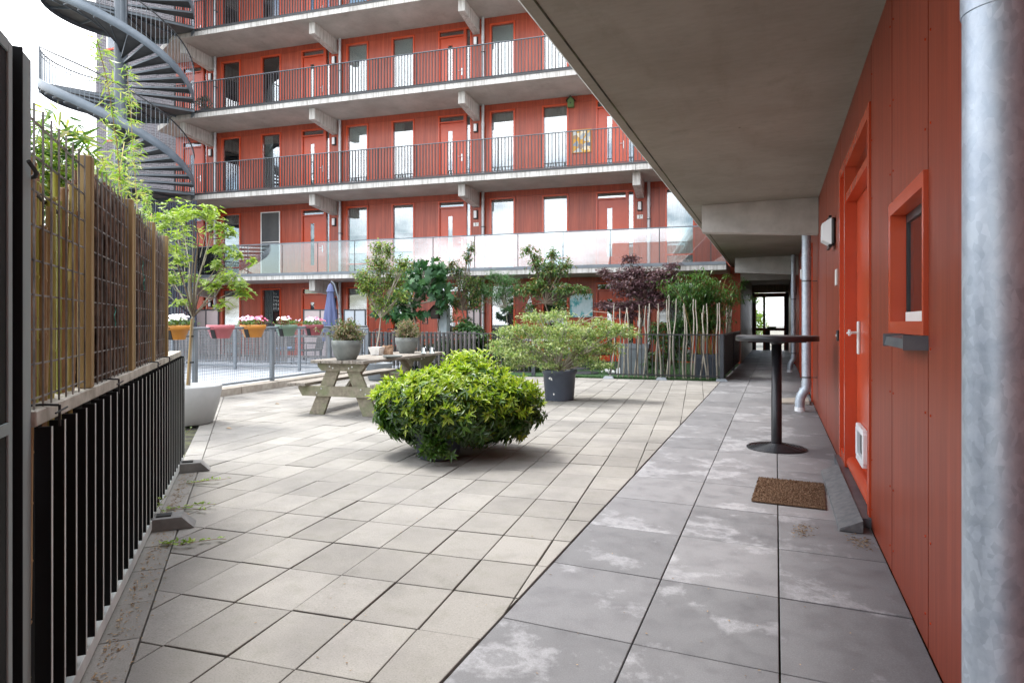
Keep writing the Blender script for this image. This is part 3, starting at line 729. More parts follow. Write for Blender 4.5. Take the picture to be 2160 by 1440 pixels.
# ================================================================ NEAR WING: red wall, walkway ceiling, beams
wg_ = thing('walkway_building', 'red panelled wing with a concrete walkway roof running down the right side', 'building', (WX, 4, 0))
OX, OY = WX, 4
wl = MB()
Ydoor0, Ydoor1 = WY(1837.5), WY(1773)
Ywin0, Ywin1 = WY(1958), WY(1881.5)
Yj = [WY(2035)-1.2, WY(1957.5), WY(1881.5), WY(1837.5)]
def wpanel(y0, y1, z0, z1): wl.box(0, .02, y0-OY+.007, y1-OY-.007, z0, z1, 'wing_panel_shaded')
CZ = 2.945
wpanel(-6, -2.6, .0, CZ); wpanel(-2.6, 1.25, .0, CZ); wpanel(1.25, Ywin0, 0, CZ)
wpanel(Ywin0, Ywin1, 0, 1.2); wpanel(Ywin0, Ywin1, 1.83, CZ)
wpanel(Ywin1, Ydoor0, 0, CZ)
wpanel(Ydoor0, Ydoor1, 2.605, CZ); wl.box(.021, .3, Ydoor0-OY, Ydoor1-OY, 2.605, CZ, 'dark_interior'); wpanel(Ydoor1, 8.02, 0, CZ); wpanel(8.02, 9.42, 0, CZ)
# the rest of the walkway wall has doors and windows too
far_doors = [(10.9, 12.2), (21.0, 22.2)]; far_wins = [(14.0, 14.9), (15.6, 16.4)]
edges = [9.42]+[v for q in sorted(far_doors+far_wins) for v in q]+[30.8]
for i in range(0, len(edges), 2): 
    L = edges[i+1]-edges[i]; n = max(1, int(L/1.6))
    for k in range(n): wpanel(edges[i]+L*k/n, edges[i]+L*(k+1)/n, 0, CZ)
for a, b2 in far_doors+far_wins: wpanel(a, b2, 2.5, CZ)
wl.box(.021, .3, -10, Ywin0-OY, 0, CZ, 'dark_interior'); wl.box(.021, .3, Ywin1-OY, Ydoor0-OY, 0, CZ, 'dark_interior'); wl.box(.021, .3, Ydoor1-OY, 26.8, 0, CZ, 'dark_interior')
wl.box(.6, .7, -10, 26.8, 0, CZ, 'interior_white'); wl.box(.021, .3, Ywin0-OY, Ywin1-OY, 0, 1.19, 'dark_interior'); wl.box(.021, .3, Ywin0-OY, Ywin1-OY, 1.85, CZ, 'dark_interior')
# screws and joint strip
sc_ = MB()
for y in (Ywin1, Ywin0, Ydoor0):
    for z in (.12, .42, .9, 1.15, 2.0, 2.35, 2.75):
        for o_ in (-.045, .045):
            if y == Ydoor0 and o_ > 0: continue
            sc_.tube([(-.0035, y-OY+o_, z), (0, y-OY+o_, z)], .005, 'red_paint', n=8)
wl.build('cladding', wg_, (0, 0, 0)); sc_.build('screws', wg_)
up = MB()
for lv in range(1, 2):
    z = (3.2 if lv == 1 else FL[lv]+.05)
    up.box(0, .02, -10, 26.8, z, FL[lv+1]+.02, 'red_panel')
up.box(.021, 6, -10, 26.8, 3.2, 6.2, 'dark_interior')
up.build('upper_wall', wg_)
# windows of the upper floors, mirrored in the glass opposite
# ceiling slab
sb = MB()
ys = [-6, 1.4, 9.41, 17.4, 31.0]
XE = -1.274
for i in range(4):
    y0, y1 = ys[i]+.004, ys[i+1]-.004
    P = [(XE+.03, y0), (WX+.1, y0), (WX+.1, y1), (XE+.03, y1)]
    P = [(x-OX, y-OY) for x, y in P]; z0, z1 = CZ, 3.19
    vs = [(x, y, z0) for x, y in P]+[(x, y, z1) for x, y in P]
    # chamfered outer edge
    c0 = (XE-OX, y0-OY, z0+.03); c1 = (XE-OX, y1-OY, z0+.03); c2 = (XE-OX, y0-OY, z1); c3 = (XE-OX, y1-OY, z1)
    vs += [c0, c1, c2, c3]
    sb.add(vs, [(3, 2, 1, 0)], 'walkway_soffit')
    sb.add(vs, [(0, 8, 9, 3), (8, 10, 11, 9), (4, 5, 6, 7), (10, 4, 7, 11), (0, 1, 5, 4), (2, 3, 7, 6), (8, 0, 4, 10), (3, 9, 11, 7)], 'concrete_edge')
sb.build('walkway_roof', wg_)
gv = MB()  # drip groove strip below the edge
gv.box(XE+.10-OX, XE+.112-OX, -10, 26.9, CZ-.004, CZ-.001, 'joint_dirt'); gv.build('drip_strip', wg_)
for yb in ys[1:4]:
    q = MB(); xa, xb = -.985-OX, -.003
    for (yy0, yy1) in ((0, .23),):
        q.add([(xa, yy0, CZ-.002), (xb, yy0, CZ-.002), (xb, yy1, CZ-.002), (xa, yy1, CZ-.002), (xa, yy0, 2.56), (xb, yy0, 2.455), (xb, yy1, 2.455), (xa, yy1, 2.56)],
              [(0, 1, 2, 3), (7, 6, 5, 4), (4, 5, 1, 0), (5, 6, 2, 1), (6, 7, 3, 2), (7, 4, 0, 3)], 'concrete')
    q.build('beam', wg_, (0, yb-OY+.01, 0))
hd = MB(); hd.box(-.985-OX, -.003, 0, .3, 2.52, CZ-.002, 'concrete'); hd.build('beam', wg_, (0, 20.2-OY, 0))
# upper gallery slabs of this wing with their balustrades (seen mirrored, and they shade the yard)
u2 = MB()
for lv in (2,):
    u2.box(-.9-OX+.0, -.002, -10, 14.9, FL[lv]-.15, FL[lv]+.05, 'concrete_edge')
for lv in (1,):
    zb = (3.19 if lv == 1 else FL[lv]+.052)
    u2.box(XE-OX+.02, XE-OX+.05, -10, 14.9, zb+1.03, zb+1.06, 'rail_grey')
    y = -10
    while y < 14.9:
        u2.box(XE-OX+.02, XE-OX+.05, y, y+.012, zb, zb+1.03, 'dark_metal'); y += .11
u2.build('upper_galleries', wg_)

# near door in the red wall: frame, sidelight panel, leaf
D0, D1 = Ydoor0-OY, Ydoor1-OY; OHn = 2.60
DM = WY(1785)-OY
fr = MB()
fr.box(-.012, .12, D0, D0+.075, .06, OHn, 'red_paint'); fr.box(-.012, .12, D1-.07, D1, .06, OHn, 'red_paint'); fr.box(-.012, .12, DM-.02, DM+.06, .06, OHn, 'red_paint')
fr.box(-.010, .12, D0+.075, DM-.02, OHn-.075, OHn, 'red_paint'); fr.box(-.010, .12, DM+.06, D1-.07, OHn-.075, OHn, 'red_paint'); fr.box(-.006, .12, D0+.075, DM-.02, 2.24, 2.30, 'red_paint')
fr.box(.03, .05, DM+.06, D1-.07, .06, OHn-.08, 'red_paint')
fr.box(-.005, .12, DM+.06, D1-.07, .06, .14, 'red_paint')
fo = fr.build('door', wg_)
LX = .075
ly0, ly1 = D0+.08, DM-.025
gy0, gy1 = ly0+.20, ly0+.50
lf = MB(); lf.box(LX, LX+.045, ly0, gy0, .12, 2.235, 'red_paint'); lf.box(LX, LX+.045, gy1, ly1, .12, 2.235, 'red_paint')
lf.box(LX, LX+.045, gy0, gy1, .12, .62, 'red_paint'); lf.box(LX, LX+.045, gy0, gy1, 2.0, 2.235, 'red_paint')
lf.tube([(LX-.028, ly0, .10), (LX-.028, ly1, .10)], .05, 'red_paint', n=16)
lfo = lf.build('door_leaf', fo)
q = MB(); q.box(LX+.02, LX+.026, gy0, gy1, .62, 2.0, 'frosted_blue'); q.box(LX-.01, LX+.03, ly0, ly1, 2.302, OHn-.076, 'window_glass'); q.build('door_glass', fo)
q = MB(); q.box(LX-.012, LX, gy0-.02, gy0, .6, 2.02, 'red_paint'); q.box(LX-.012, LX, gy1, gy1+.02, .6, 2.02, 'red_paint'); q.box(LX-.012, LX, gy0, gy1, .6, .62, 'red_paint'); q.build('glazing_bead', fo)
hy = ly1-.20
q = MB(); q.box(LX-.02, LX, hy-.025, hy+.03, 1.0, 1.26, 'satin_alu', b=.006)
q.tube([(LX-.01, hy, 1.17), (LX-.075, hy, 1.17), (LX-.075, hy-.02, 1.17)], .011, 'satin_alu', n=10)
q.tube([(LX-.076, hy-.14, 1.17), (LX-.076, hy+.005, 1.17)], .012, 'satin_alu', n=10); q.lathe([(0, 0), (.014, 0), (.014, .012), (0, .012)], 'satin_alu', 12, (LX-.08, hy+.0, 1.16))
q.box(LX-.082, LX-.066, hy-.022, hy+.022, 1.145, 1.195, 'satin_alu', b=.004)
q.build('handle', fo)
cy0, cy1 = WY(1832, WX+LX)-OY, WY(1815, WX+LX)-OY
q = MB(); hh = (.19, .47); W_ = cy1-cy0; t_ = .05
q.box(LX-.035, LX, cy0+.03, cy0+.03+t_, hh[0]+.03, hh[1]-.03, 'white_lamp', b=.006); q.box(LX-.035, LX, cy1-t_, cy1, hh[0]+.03, hh[1]-.03, 'white_lamp', b=.006)
q.box(LX-.035, LX, cy0+.05, cy1-.02, hh[1]-t_, hh[1], 'white_lamp', b=.006); q.box(LX-.035, LX, cy0+.05, cy1-.02, hh[0], hh[0]+t_, 'white_lamp', b=.006)
q.box(LX-.004, LX-.0005, cy0+.06, cy1-.03, hh[0]+.03, hh[1]-.03, 'matt_black'); q.build('cat_flap', fo)
q = MB(); q.box(-.05, .03, D0-.02, D1+.05, .0, .055, 'aluminium_grey'); q.build('threshold', fo)
# near window: box frame standing proud, deep reveal, tilted white sash
a0, a1 = Ywin0-OY, Ywin1-OY; z0, z1 = 1.20, 1.835
q = MB(); pr = -.016
q.box(pr, .12, a0, a0+.028, z0, z1, 'red_paint'); q.box(pr, .12, a1-.055, a1, z0, z1, 'red_paint'); q.box(pr, .12, a0+.028, a1-.055, z1-.06, z1, 'red_paint')
q.box(pr, .12, a0+.028, a1-.055, z0, z0+.055, 'red_paint')
wo = q.build('window', wg_)
q = MB(); q.box(.052, .08, a0+.0282, a0+.09, z0+.06, z1-.062, 'white_paint'); q.box(.052, .08, a1-.075, a1-.0552, z0+.06, z1-.062, 'ink'); q.box(.046, .08, a0+.09, a1-.075, z0+.056, z0+.10, 'white_paint'); q.box(.052, .08, a0+.09, a1-.075, z1-.10, z1-.062, 'dark_metal')
q.build('sash', wo)
q = MB(); q.bar((.14, a1-.36, z0+.10), (.20, a1-.16, z0+.34), .05, .03, 'dark_metal'); q.build('window_stay', wo)
q = MB(); q.box(.06, .064, a0+.09, a1-.075, z0+.10, z1-.10, 'clear_glass'); q.build('pane', wo)
q = MB(); prof = [(-.002, 1.196), (-.072, 1.186), (-.08, 1.148), (-.074, 1.146), (-.066, 1.178), (-.002, 1.188)]
n = len(prof); yA, yB_ = a0-.0, 3.30-OY
q.add([(x, yA, z) for x, z in prof]+[(x, yB_, z) for x, z in prof], [tuple(range(n)), tuple(range(2*n-1, n-1, -1))]+[(i, n+i, n+(i+1) % n, (i+1) % n) for i in range(n)], 'aluminium_grey')
for yy in (yA-.006, yB_): q.box(-.084, .0, yy, yy+.006, 1.143, 1.199, 'aluminium_grey')
q.build('window_sill', wg_)
# far doors and windows of the wing
for a, b2 in far_doors:
    q = MB(); q.box(-.02, .1, a-OY, a-OY+.06, 0, 2.5, 'red_paint'); q.box(-.02, .1, b2-OY-.06, b2-OY, 0, 2.5, 'red_paint'); q.box(-.02, .1, a-OY+.06, b2-OY-.06, 2.43, 2.5, 'red_paint')
    d = q.build('door', wg_); q = MB(); q.box(.05, .09, a-OY+.06, b2-OY-.06, .05, 2.43, 'red_paint'); q.build('door_leaf', d)
    q = MB(); q.tube([(.05, b2-OY-.15, 1.08), (-.01, b2-OY-.15, 1.08), (-.01, b2-OY-.27, 1.08)], .011, 'brushed_alu', n=6); q.build('handle', d)
for a, b2 in far_wins:
    q = MB(); q.box(-.02, .1, a-OY, a-OY+.06, 0, 2.5, 'red_paint'); q.box(-.02, .1, b2-OY-.06, b2-OY, 0, 2.5, 'red_paint'); q.box(-.02, .1, a-OY+.06, b2-OY-.06, 2.43, 2.5, 'red_paint'); q.box(-.02, .1, a-OY+.06, b2-OY-.06, 0, .06, 'red_paint')
    d = q.build('window', wg_); q = MB(); q.box(.05, .06, a-OY+.06, b2-OY-.06, .06, 2.43, 'window_glass'); q.build('pane', d)
# corridor beyond the courtyard
q = MB(); q.box(-.98-OX-3.2, -.98-OX, 20.28-OY, 30.8-OY, 0, CZ-.003, 'corridor_panel')
for k in range(10): q.box(-.98-OX+.0, -.98-OX+.004, 20.4-OY+k*1.04, 20.415-OY+k*1.04, .0, CZ-.01, 'ink')
q.build('corridor_wall', wg_)
q = MB(); e0, e1 = -.977-OX, -.001; y = 30.6-OY
dxl = e0+.10; mid = e0+.50
q.box(e0, dxl, y, y+.12, 0, CZ-.35, 'dark_metal'); q.box(e1-.13, e1, y, y+.12, 0, CZ-.35, 'dark_metal')
q.box(e0, e1, y, y+.12, CZ-.35, CZ-.006, 'corridor_panel')
q.box(dxl, dxl+.06, y-.01, y+.1, 0, 2.4, 'brown_frame'); q.box(mid-.05, mid+.05, y-.01, y+.1, 0, 2.4, 'brown_frame'); q.box(e1-.19, e1-.13, y-.01, y+.1, 0, 2.4, 'brown_frame')
q.box(dxl, e1-.13, y-.012, y+.1, 2.4, 2.58, 'brown_frame'); q.box(dxl, e1-.13, y-.012, y+.1, .88, 1.0, 'brown_frame'); q.box(mid+.05, mid+.25, y-.0, y+.09, 0.0, .88, 'dark_metal')
eo = q.build('end_door', wg_)
q = MB(); q.box(dxl+.06, mid-.05, y+.04, y+.046, .05, 2.4, 'end_glass'); q.box(mid+.05, e1-.19, y+.04, y+.046, 1.0, 2.4, 'end_glass'); q.build('pane', eo)
q = MB(); q.box(mid+.12, mid+.50, y-.05, y-.013, .92, 1.06, 'bird_green'); q.build('push_bar', eo)

def sN(px, D): return toF(PN(px, 680, D))[0]
def zN(px, py, D): return PN(px, py, D).z
# ================================================================ BRICK HOUSE BEHIND THE VIEWER (only mirrored in the glass)
hs = thing('brick_house', 'low red brick gable house behind the viewer, seen mirrored in the gallery glass', 'house', FS(1, -24), FROT)
q = MB(); q.box(-9, 9, -8, 0, 0, 6.2, 'house_brick'); q.build('wall', hs)
q = MB(); q.add([(-9.4, .4, 6.1), (9.4, .4, 6.1), (9.4, -8.4, 6.1), (-9.4, -8.4, 6.1), (-9.4, -4, 9.4), (9.4, -4, 9.4)], [(0, 1, 5, 4), (2, 3, 4, 5), (0, 4, 3), (1, 2, 5), (0, 3, 2, 1)], 'house_brick'); q.build('roof', hs)
for xx in (-6, -2, 2, 6):
    q = MB(); q.box(xx-.6, xx+.6, .002, .04, 1, 2.4, 'white_paint'); q.box(xx-.6, xx+.6, .002, .04, 3.8, 5.2, 'white_paint'); q.build('window', hs)

# ================================================================ SPIRAL STAIR
SCc = PD(255, 680, 21.0); SCc.z = 0
st = thing('spiral_staircase', 'tall blue grey steel spiral staircase at the left end of the galleries', 'staircase', SCc, YAW+math.radians(32))
q = MB(); q.tube([(0, 0, 0), (0, 0, 16.2)], .2, 'stair_blue', n=20); q.build('pole', st)
SR = 2.22
def helix(z0, z1, a0, a1, n): return [(math.cos(a0+(a1-a0)*i/n), math.sin(a0+(a1-a0)*i/n), z0+(z1-z0)*i/n) for i in range(n+1)]
for lv in range(0, 5):
    z0, z1 = FL[lv], FL[lv+1]; A0, A1 = math.radians(-4), math.radians(-176); N = 48
    H = helix(z0, z1, A0, A1, N)
    q = MB(); vs = []
    for x, y, z in H:
        vs += [(x*SR, y*SR, z-.12), (x*SR, y*SR, z+.17), (x*(SR-.02), y*(SR-.02), z-.12), (x*(SR-.02), y*(SR-.02), z+.17)]
    fs = []
    for i in range(N):
        a = 4*i; b = a+4; fs += [(a, b, b+1, a+1), (b+2, a+2, a+3, b+3), (a+1, b+1, b+3, a+3), (a, a+2, b+2, b)]
    q.add(vs, fs, 'stair_blue', True); q.build('stringer', st)
    nT = 15
    for k in range(nT):
        a = A0+(A1-A0)*(k)/nT; b = A0+(A1-A0)*(k+1.12)/nT; z = z0+(z1-z0)*(k+1)/(nT+1)
        P = [(.19*math.cos(a), .19*math.sin(a)), ((SR-.022)*math.cos(a), (SR-.022)*math.sin(a)), ((SR-.022)*math.cos((a+b)/2), (SR-.022)*math.sin((a+b)/2)), ((SR-.022)*math.cos(b), (SR-.022)*math.sin(b)), (.19*math.cos(b), .19*math.sin(b))]
        q = MB(); q.prism(P[::-1], z-.035, z, 'stair_tread')
        for c_, d_ in ((P[0], P[1]), (P[3], P[4])): q.bar((c_[0], c_[1], z-.025), (d_[0], d_[1], z-.025), .014, .06, 'stair_blue')
        q.build('tread', st)
    q = MB()
    q.tube([(x*(SR-.03), y*(SR-.03), z+1.15) for x, y, z in H], .024, 'dark_metal', n=8)
    for i in range(0, N+1):
        x, y, z = H[i]; q.tube([(x*(SR-.03), y*(SR-.03), z+.18), (x*(SR-.03), y*(SR-.03), z+1.13)], .0075, 'rail_grey', n=5)
    q.build('railing', st)
    # rear landing at the upper level
    q = MB(); B0, B1 = math.radians(184), math.radians(2); NN = 24
    arc = [(math.cos(B0+(B1-B0)*i/NN), math.sin(B0+(B1-B0)*i/NN)) for i in range(NN+1)]
    poly = [(.19*c_, .19*s_) for c_, s_ in (arc[-1], arc[NN//2], arc[0])]+[(SR*c_, SR*s_) for c_, s_ in arc]
    q.prism(poly[::-1] if False else poly, z1-.04, z1, 'stair_tread')
    vs = []
    for c_, s_ in arc: vs += [(c_*SR*1.002, s_*SR*1.002, z1-.2), (c_*SR*1.002, s_*SR*1.002, z1+.12)]
    q.add(vs, [(2*i, 2*i+2, 2*i+3, 2*i+1) for i in range(NN)], 'stair_blue', True)
    for i in range(0, NN+1, 4): q.bar((0, 0, z1-.07), (arc[i][0]*SR, arc[i][1]*SR, z1-.07), .02, .07, 'stair_blue')
    q.build('landing', st)
    q = MB(); pts = [(c_*(SR-.03), s_*(SR-.03), z1+1.12) for c_, s_ in arc[:18]]
    q.tube(pts, .022, 'dark_metal', n=6); q.tube([(p[0], p[1], z1+.98) for p in pts], .012, 'rail_grey', n=5)
    for i in range(0, 69):
        aa = B0+(B1-B0)*i/4/NN
        q.tube([(math.cos(aa)*(SR-.03), math.sin(aa)*(SR-.03), z1), (math.cos(aa)*(SR-.03), math.sin(aa)*(SR-.03), z1+1.1)], .0075, 'rail_grey', n=5)
    q.tube([(-SR+.03, 0, z1-.3), (-SR+.03, 0, z1+1.14)], .03, 'stair_blue', n=8)
    q.build('railing', st)

# navy slatted screen at the foot of the stair
ns = thing('slatted_screen', 'tall navy slatted screen below the gallery at the left, behind the leafy potted tree', 'screen', FS(sN(376, 17.4), 17.4), FROT)
q = MB()
for k in range(22): q.box(-1.5+k*.105, -1.5+k*.105+.06, -.02, .02, .02, 5.4, 'screen_navy')
q.box(-1.5, .8, .021, .05, .6, .68, 'screen_navy'); q.box(-1.5, .8, .021, .05, 2.9, 2.98, 'screen_navy'); q.build('slats', ns)

# ================================================================ FACADE FITTINGS: lamps, plates, drainpipes
ORD = ['rightmost', 'second from right', 'third from right', 'leftmost']
LVN = {0: 'ground floor', 1: 'glass fronted gallery', 2: 'second gallery', 3: 'third gallery', 4: 'top gallery'}
lmb = MB(); lmb.box(-.075, .075, -.05, 0, -.15, .15, 'black_plastic', b=.01); lbase = lmb.mesh('base')
lmb = MB(); lmb.box(-.06, .045, -.10, -.051, -.12, .13, 'white_lamp', b=.012); ldiff = lmb.mesh('diffuser')
for lv in (0, 1, 2, 3):
    for k in range(4):
        if lv == 3 and k == 0: continue
        if lv == 2 and k == 0: continue
        p = FS(doorS[k]+1.40, DW-.022, FL[lv]+2.0)
        t = thing('wall_lamp', 'wall lamp on the %s, by the red door %s' % (LVN[lv], ORD[k]), 'wall lamp', p, FROT, 'wall lamps beside the gallery doors')
        link('base', lbase, t); link('diffuser', ldiff, t)
for k, t2 in ((0, ('3', '9')), (1, ('3', '1'))):
    t = thing('house_number', 'white number plate 3 by the %s red door of the glass fronted gallery' % ORD[k], 'number plate', FS(doorS[k]+1.40, DW-.0225, FL[1]+1.67), FROT)
    q = MB(); q.box(-.09, .09, -.008, 0, -.06, .06, 'white_plate'); q.build('plate', t)
    o = link('digits', text_mesh(t2[0], .13, 'ink'), t, (-.015, -.010, 0)); o.rotation_euler = (math.pi/2, 0, 0)
    o = link('digits', text_mesh(t2[1], .06, 'ink'), t, (.045, -.010, .02)); o.rotation_euler = (math.pi/2, 0, 0)
for k in range(4):
    px_ = doorS[k]+1.68
    t = thing('drainpipe', 'grey vertical drainpipe running up the back facade, %s' % ORD[k], 'drainpipe', FS(px_, DW-.12), FROT, 'drainpipes on the back facade')
    q = MB()
    for lv in range(5):
        q.tube([(0, 0, FL[lv]+.01), (0, 0, FL[lv+1]-.21)], .05, 'pale_pipe', n=12); q.tube([(0, 0, FL[lv]+2.0), (0, 0, FL[lv]+2.12)], .057, 'pale_pipe', n=12)
    q.build('pipe', t)
    for lv in range(5): q = MB(); q.box(-.06, .06, -.06, .1, FL[lv]+1.55, FL[lv]+1.575, 'dark_metal'); q.build('bracket', t)
# painting and bird house on the second gallery
pc = PN(1227, 298, DW-.03); t = thing('painting', 'small yellow and blue abstract painting on the red wall of the second gallery', 'painting', FS(toF(pc)[0], DW-.024, pc.z), FROT)
q = MB(); q.box(-.3, .3, -.03, 0, -.36, .36, 'art_yellow'); q.build('canvas', t)
q = MB(); [q.box(*v, 'pot_ochre') for v in ((-.32, -.3, -.04, 0, -.38, .38), (.3, .32, -.04, 0, -.38, .38), (-.3, .3, -.04, 0, .36, .38), (-.3, .3, -.04, 0, -.38, -.36))]; q.build('frame', t)
def birdbox(loc, rz, label, mat='bird_green', roof='bird_wood', sc=1.0):
    t = thing('bird_house', label, 'bird house', loc, rz)
    a = .08*sc; q = MB(); q.box(-a, a, -a*1.4, 0, -.1*sc, .08*sc, mat); q.add([(-a, -a*1.4, .081*sc), (a, -a*1.4, .081*sc), (0, -a*1.4, .16*sc), (-a, 0, .081*sc), (a, 0, .081*sc), (0, 0, .16*sc)], [(0, 1, 2), (5, 4, 3), (0, 3, 4, 1)], mat); q.build('box', t)
    q = MB(); q.bar((-a*1.4, -a*.8, .06*sc), (.002, -a*.8, .175*sc), .012, a*2.2, roof, up=(0, 1, 0)); q.bar((a*1.4, -a*.8, .06*sc), (0, -a*.8, .175*sc), .012, a*2.2, roof, up=(0, 1, 0)); q.build('roof', t)
    q = MB(); q.tube([(0, -a*1.4-.003, 0), (0, -a*1.4, 0)], .02*sc, 'ink', n=12); q.build('entrance', t)
    return t
p = PN(1205, 220, DW-.03); birdbox(FS(toF(p)[0], DW-.022, p.z), FROT, 'small green bird house under the ceiling of the second gallery', sc=1.25)

# plants on the galleries
def small_plant(loc, label, seed, r=.28, mat='leaf_dark', pot='pot_slate', name='potted_plant', n=60):
    t = thing(name, label, 'potted plant', loc); rr = random.Random(seed)
    q = MB(); q.lathe([(.10, 0), (.14, .24), (.15, .24), (.15, .27), (.13, .27), (.12, .22), (0, .22)], pot, 16); q.build('pot', t)
    crown(t, [((0, 0, .27+r*.7), (r, r, r*.75), 1)], rr, n, 5, .10, .04, 'lance', [mat], twig_len=.15, root=(0, 0, .2), limb_r=.006, limbs=8, name='foliage'); return t
p = PN(432, 220, DE+.5); small_plant(FS(toF(p)[0], DE+.5, FL[3]+.004), 'small potted plant behind the railing bars on the third gallery', 11)

# ================================================================ WALKWAY FITTINGS
def wlamp(y, z, label, s=1.0):
    t = thing('wall_lamp', label, 'wall lamp', (WX-.001, y, z), 0, 'wall lamps along the walkway')
    q = MB(); q.box(-.035, 0, -.15*s, .15*s, -.13, .13, 'black_plastic', b=.012); q.box(-.06, -.0355, -.15*s, .15*s, -.16, -.131, 'black_plastic'); q.box(-.06, -.0355, -.15*s, .15*s, .131, .15, 'black_plastic')
    q.build('base', t)
    q = MB(); v = [(-.036, -.145, -.13), (-.036, .145, -.13), (-.036, .145, .13), (-.036, -.145, .13), (-.115, -.11, -.08), (-.115, .11, -.08), (-.115, .11, .08), (-.115, -.11, .08)]
    q.add([(x, yy*s, zz) for x, yy, zz in v], [(4, 5, 6, 7)[::-1], (0, 4, 7, 3), (0, 1, 5, 4)[::-1], (1, 2, 6, 5)[::-1], (2, 3, 7, 6)[::-1]], 'white_lamp'); q.build('diffuser', t); return t
wlamp(6.95, 2.14, 'white and black wall lamp nearest the viewer, on the red wall above the number plate')
wlamp(12.75, 2.14, 'wall lamp behind the second drainpipe, halfway down the walkway', 1)
wlamp(19.2, 2.14, 'small wall lamp farthest down the walkway', 1)
t = thing('house_number', 'white number plate on the red wall beside the near door', 'number plate', (WX-.001, WY(1765), 1.68))
q = MB(); q.box(-.01, 0, -.07, .07, -.075, .075, 'white_plate'); q.build('plate', t)
t = thing('doorbell', 'black doorbell button on the red wall beside the near door', 'doorbell', (WX-.001, WY(1770), 1.13))
q = MB(); q.box(-.02, 0, -.035, .035, -.05, .05, 'black_plastic', b=.006); q.tube([(-.021, 0, 0), (-.027, 0, 0)], .012, 'white_plate', n=12); q.build('button', t)
def pipe(y, x, r, z0, label, elbow=True, ztop=None, mat='galvanised', rings=(2.02,), rr=None, bz=(1.82, .47)):
    t = thing('drainpipe', label, 'drainpipe', (x, y, 0), 0, 'galvanised drainpipes along the walkway')
    ztop = ztop or 2.94
    q = MB()
    if elbow:
        q.tube([(0, 0, ztop), (0, 0, .42)], r, mat, n=28)
        q.tube([(0, 0, .42), (0, 0, .36), (-.01, 0, .31), (-.045, 0, .26), (-.075, 0, .2), (-.085, 0, .14), (-.085, 0, .05)], r*1.06, mat, n=28)
        for z in (.37, .41): q.tube([(0, 0, z), (0, 0, z+.014)], r*1.12, mat, n=28)
        q.tube([(-.027, 0, .30), (-.035, 0, .285)], r*1.13, mat, n=28); q.tube([(-.062, 0, .235), (-.067, 0, .222)], r*1.13, mat, n=28)
    else: q.tube([(0, 0, ztop), (0, 0, z0)], r, mat, n=48)
    for z in rings:
        q.tube([(0, 0, z), (0, 0, z+.16)], r*1.05, mat, n=28); q.tube([(0, 0, z+.15), (0, 0, z+.17)], r*1.12, mat, n=28)
    q.build('pipe', t)
    if elbow: q = MB(); q.tube([(-.085, 0, .0), (-.085, 0, .06)], r*1.14, 'white_lamp', n=28); q.build('foot', t)
    for z in bz:
        q = MB(); q.tube([(0, 0, z), (0, 0, z+.022)], r*1.05, 'aluminium_grey', n=28); q.tube([(0, 0, z+.011), (WX-x-.001, 0, z+.011)], .006, 'aluminium_grey', n=6); q.build('bracket', t)
    return t
pipe(1.53, .409, .0585, -.02, 'large galvanised drainpipe right beside the viewer at the right edge', False, rings=(1.87,), bz=(2.6,))
pipe(9.72, .40, .06, 0, 'galvanised drainpipe with a curved foot behind the high table', rings=(2.0,))
pipe(17.2, .41, .055, 0, 'farthest galvanised drainpipe with a curved foot down the walkway', rings=(2.0,))

# ramp step and door mat
P = [PG(1728, 1000), PG(1752, 1118), PG(1838, 1122)]
rx0 = P[0].x; ry0, ry1 = P[1].y+.0, WY(1785)
t = thing('threshold_ramp', 'grey sloping threshold ramp in front of the near red door', 'ramp', (0, 0, 0))
q = MB(); xa, xb, xc = rx0+.02, WX-.06, WX-.055
q.add([(xa, ry0, .004), (xb, ry0, .004), (xb, ry1, .004), (xa, ry1, .004), (xa+.004, ry0+.004, .018), (xb, ry0+.004, .075), (xb, ry1-.004, .075), (xa+.004, ry1-.004, .018)],
      [(3, 2, 1, 0), (4, 5, 6, 7), (0, 1, 5, 4), (1, 2, 6, 5), (2, 3, 7, 6), (3, 0, 4, 7)], 'ramp_rubber'); q.build('wedge', t)
c = [PG(1600, 1012), PG(1725, 1014), PG(1743, 1077), PG(1595, 1067)]
cx = sum((v for v in c), Vector())/4
t = thing('door_mat', 'brown coir door mat on the slabs beside the threshold ramp', 'door mat', (cx.x, cx.y, 0), -.045)
W2, H2 = (c[1]-c[0]).length/2*1.02, (c[0]-c[3]).length/2*.93
q = MB(); q.box(-W2, W2, -H2, H2, .004, .017, 'coir', b=.003); q.build('mat', t)
lv_ = Leaves(); rr = random.Random(8)
for _ in range(9000):
    x, y = rr.uniform(-W2, W2), rr.uniform(-H2, H2); lv_.add((x, y, .015), (rr.gauss(0, .5), rr.gauss(0, .5), 1), rdir(rr), rr.uniform(.007, .014), .003, ('needle', 'coir'))
struct(lv_.build('bristles', TEMPS, t), 'stuff')
t = thing('wooden_board', 'small pale tread board on the slabs behind the second drainpipe', 'board', (.22, 10.75, 0))
q = MB(); q.add([(-.17, -.3, .005), (.25, -.3, .005), (.25, .3, .005), (-.17, .3, .005), (-.17, -.3, .02), (.25, -.3, .06), (.25, .3, .06), (-.17, .3, .02)], [(3, 2, 1, 0), (4, 5, 6, 7), (0, 1, 5, 4), (1, 2, 6, 5), (2, 3, 7, 6), (3, 0, 4, 7)], 'kerb_concrete'); q.build('board', t)

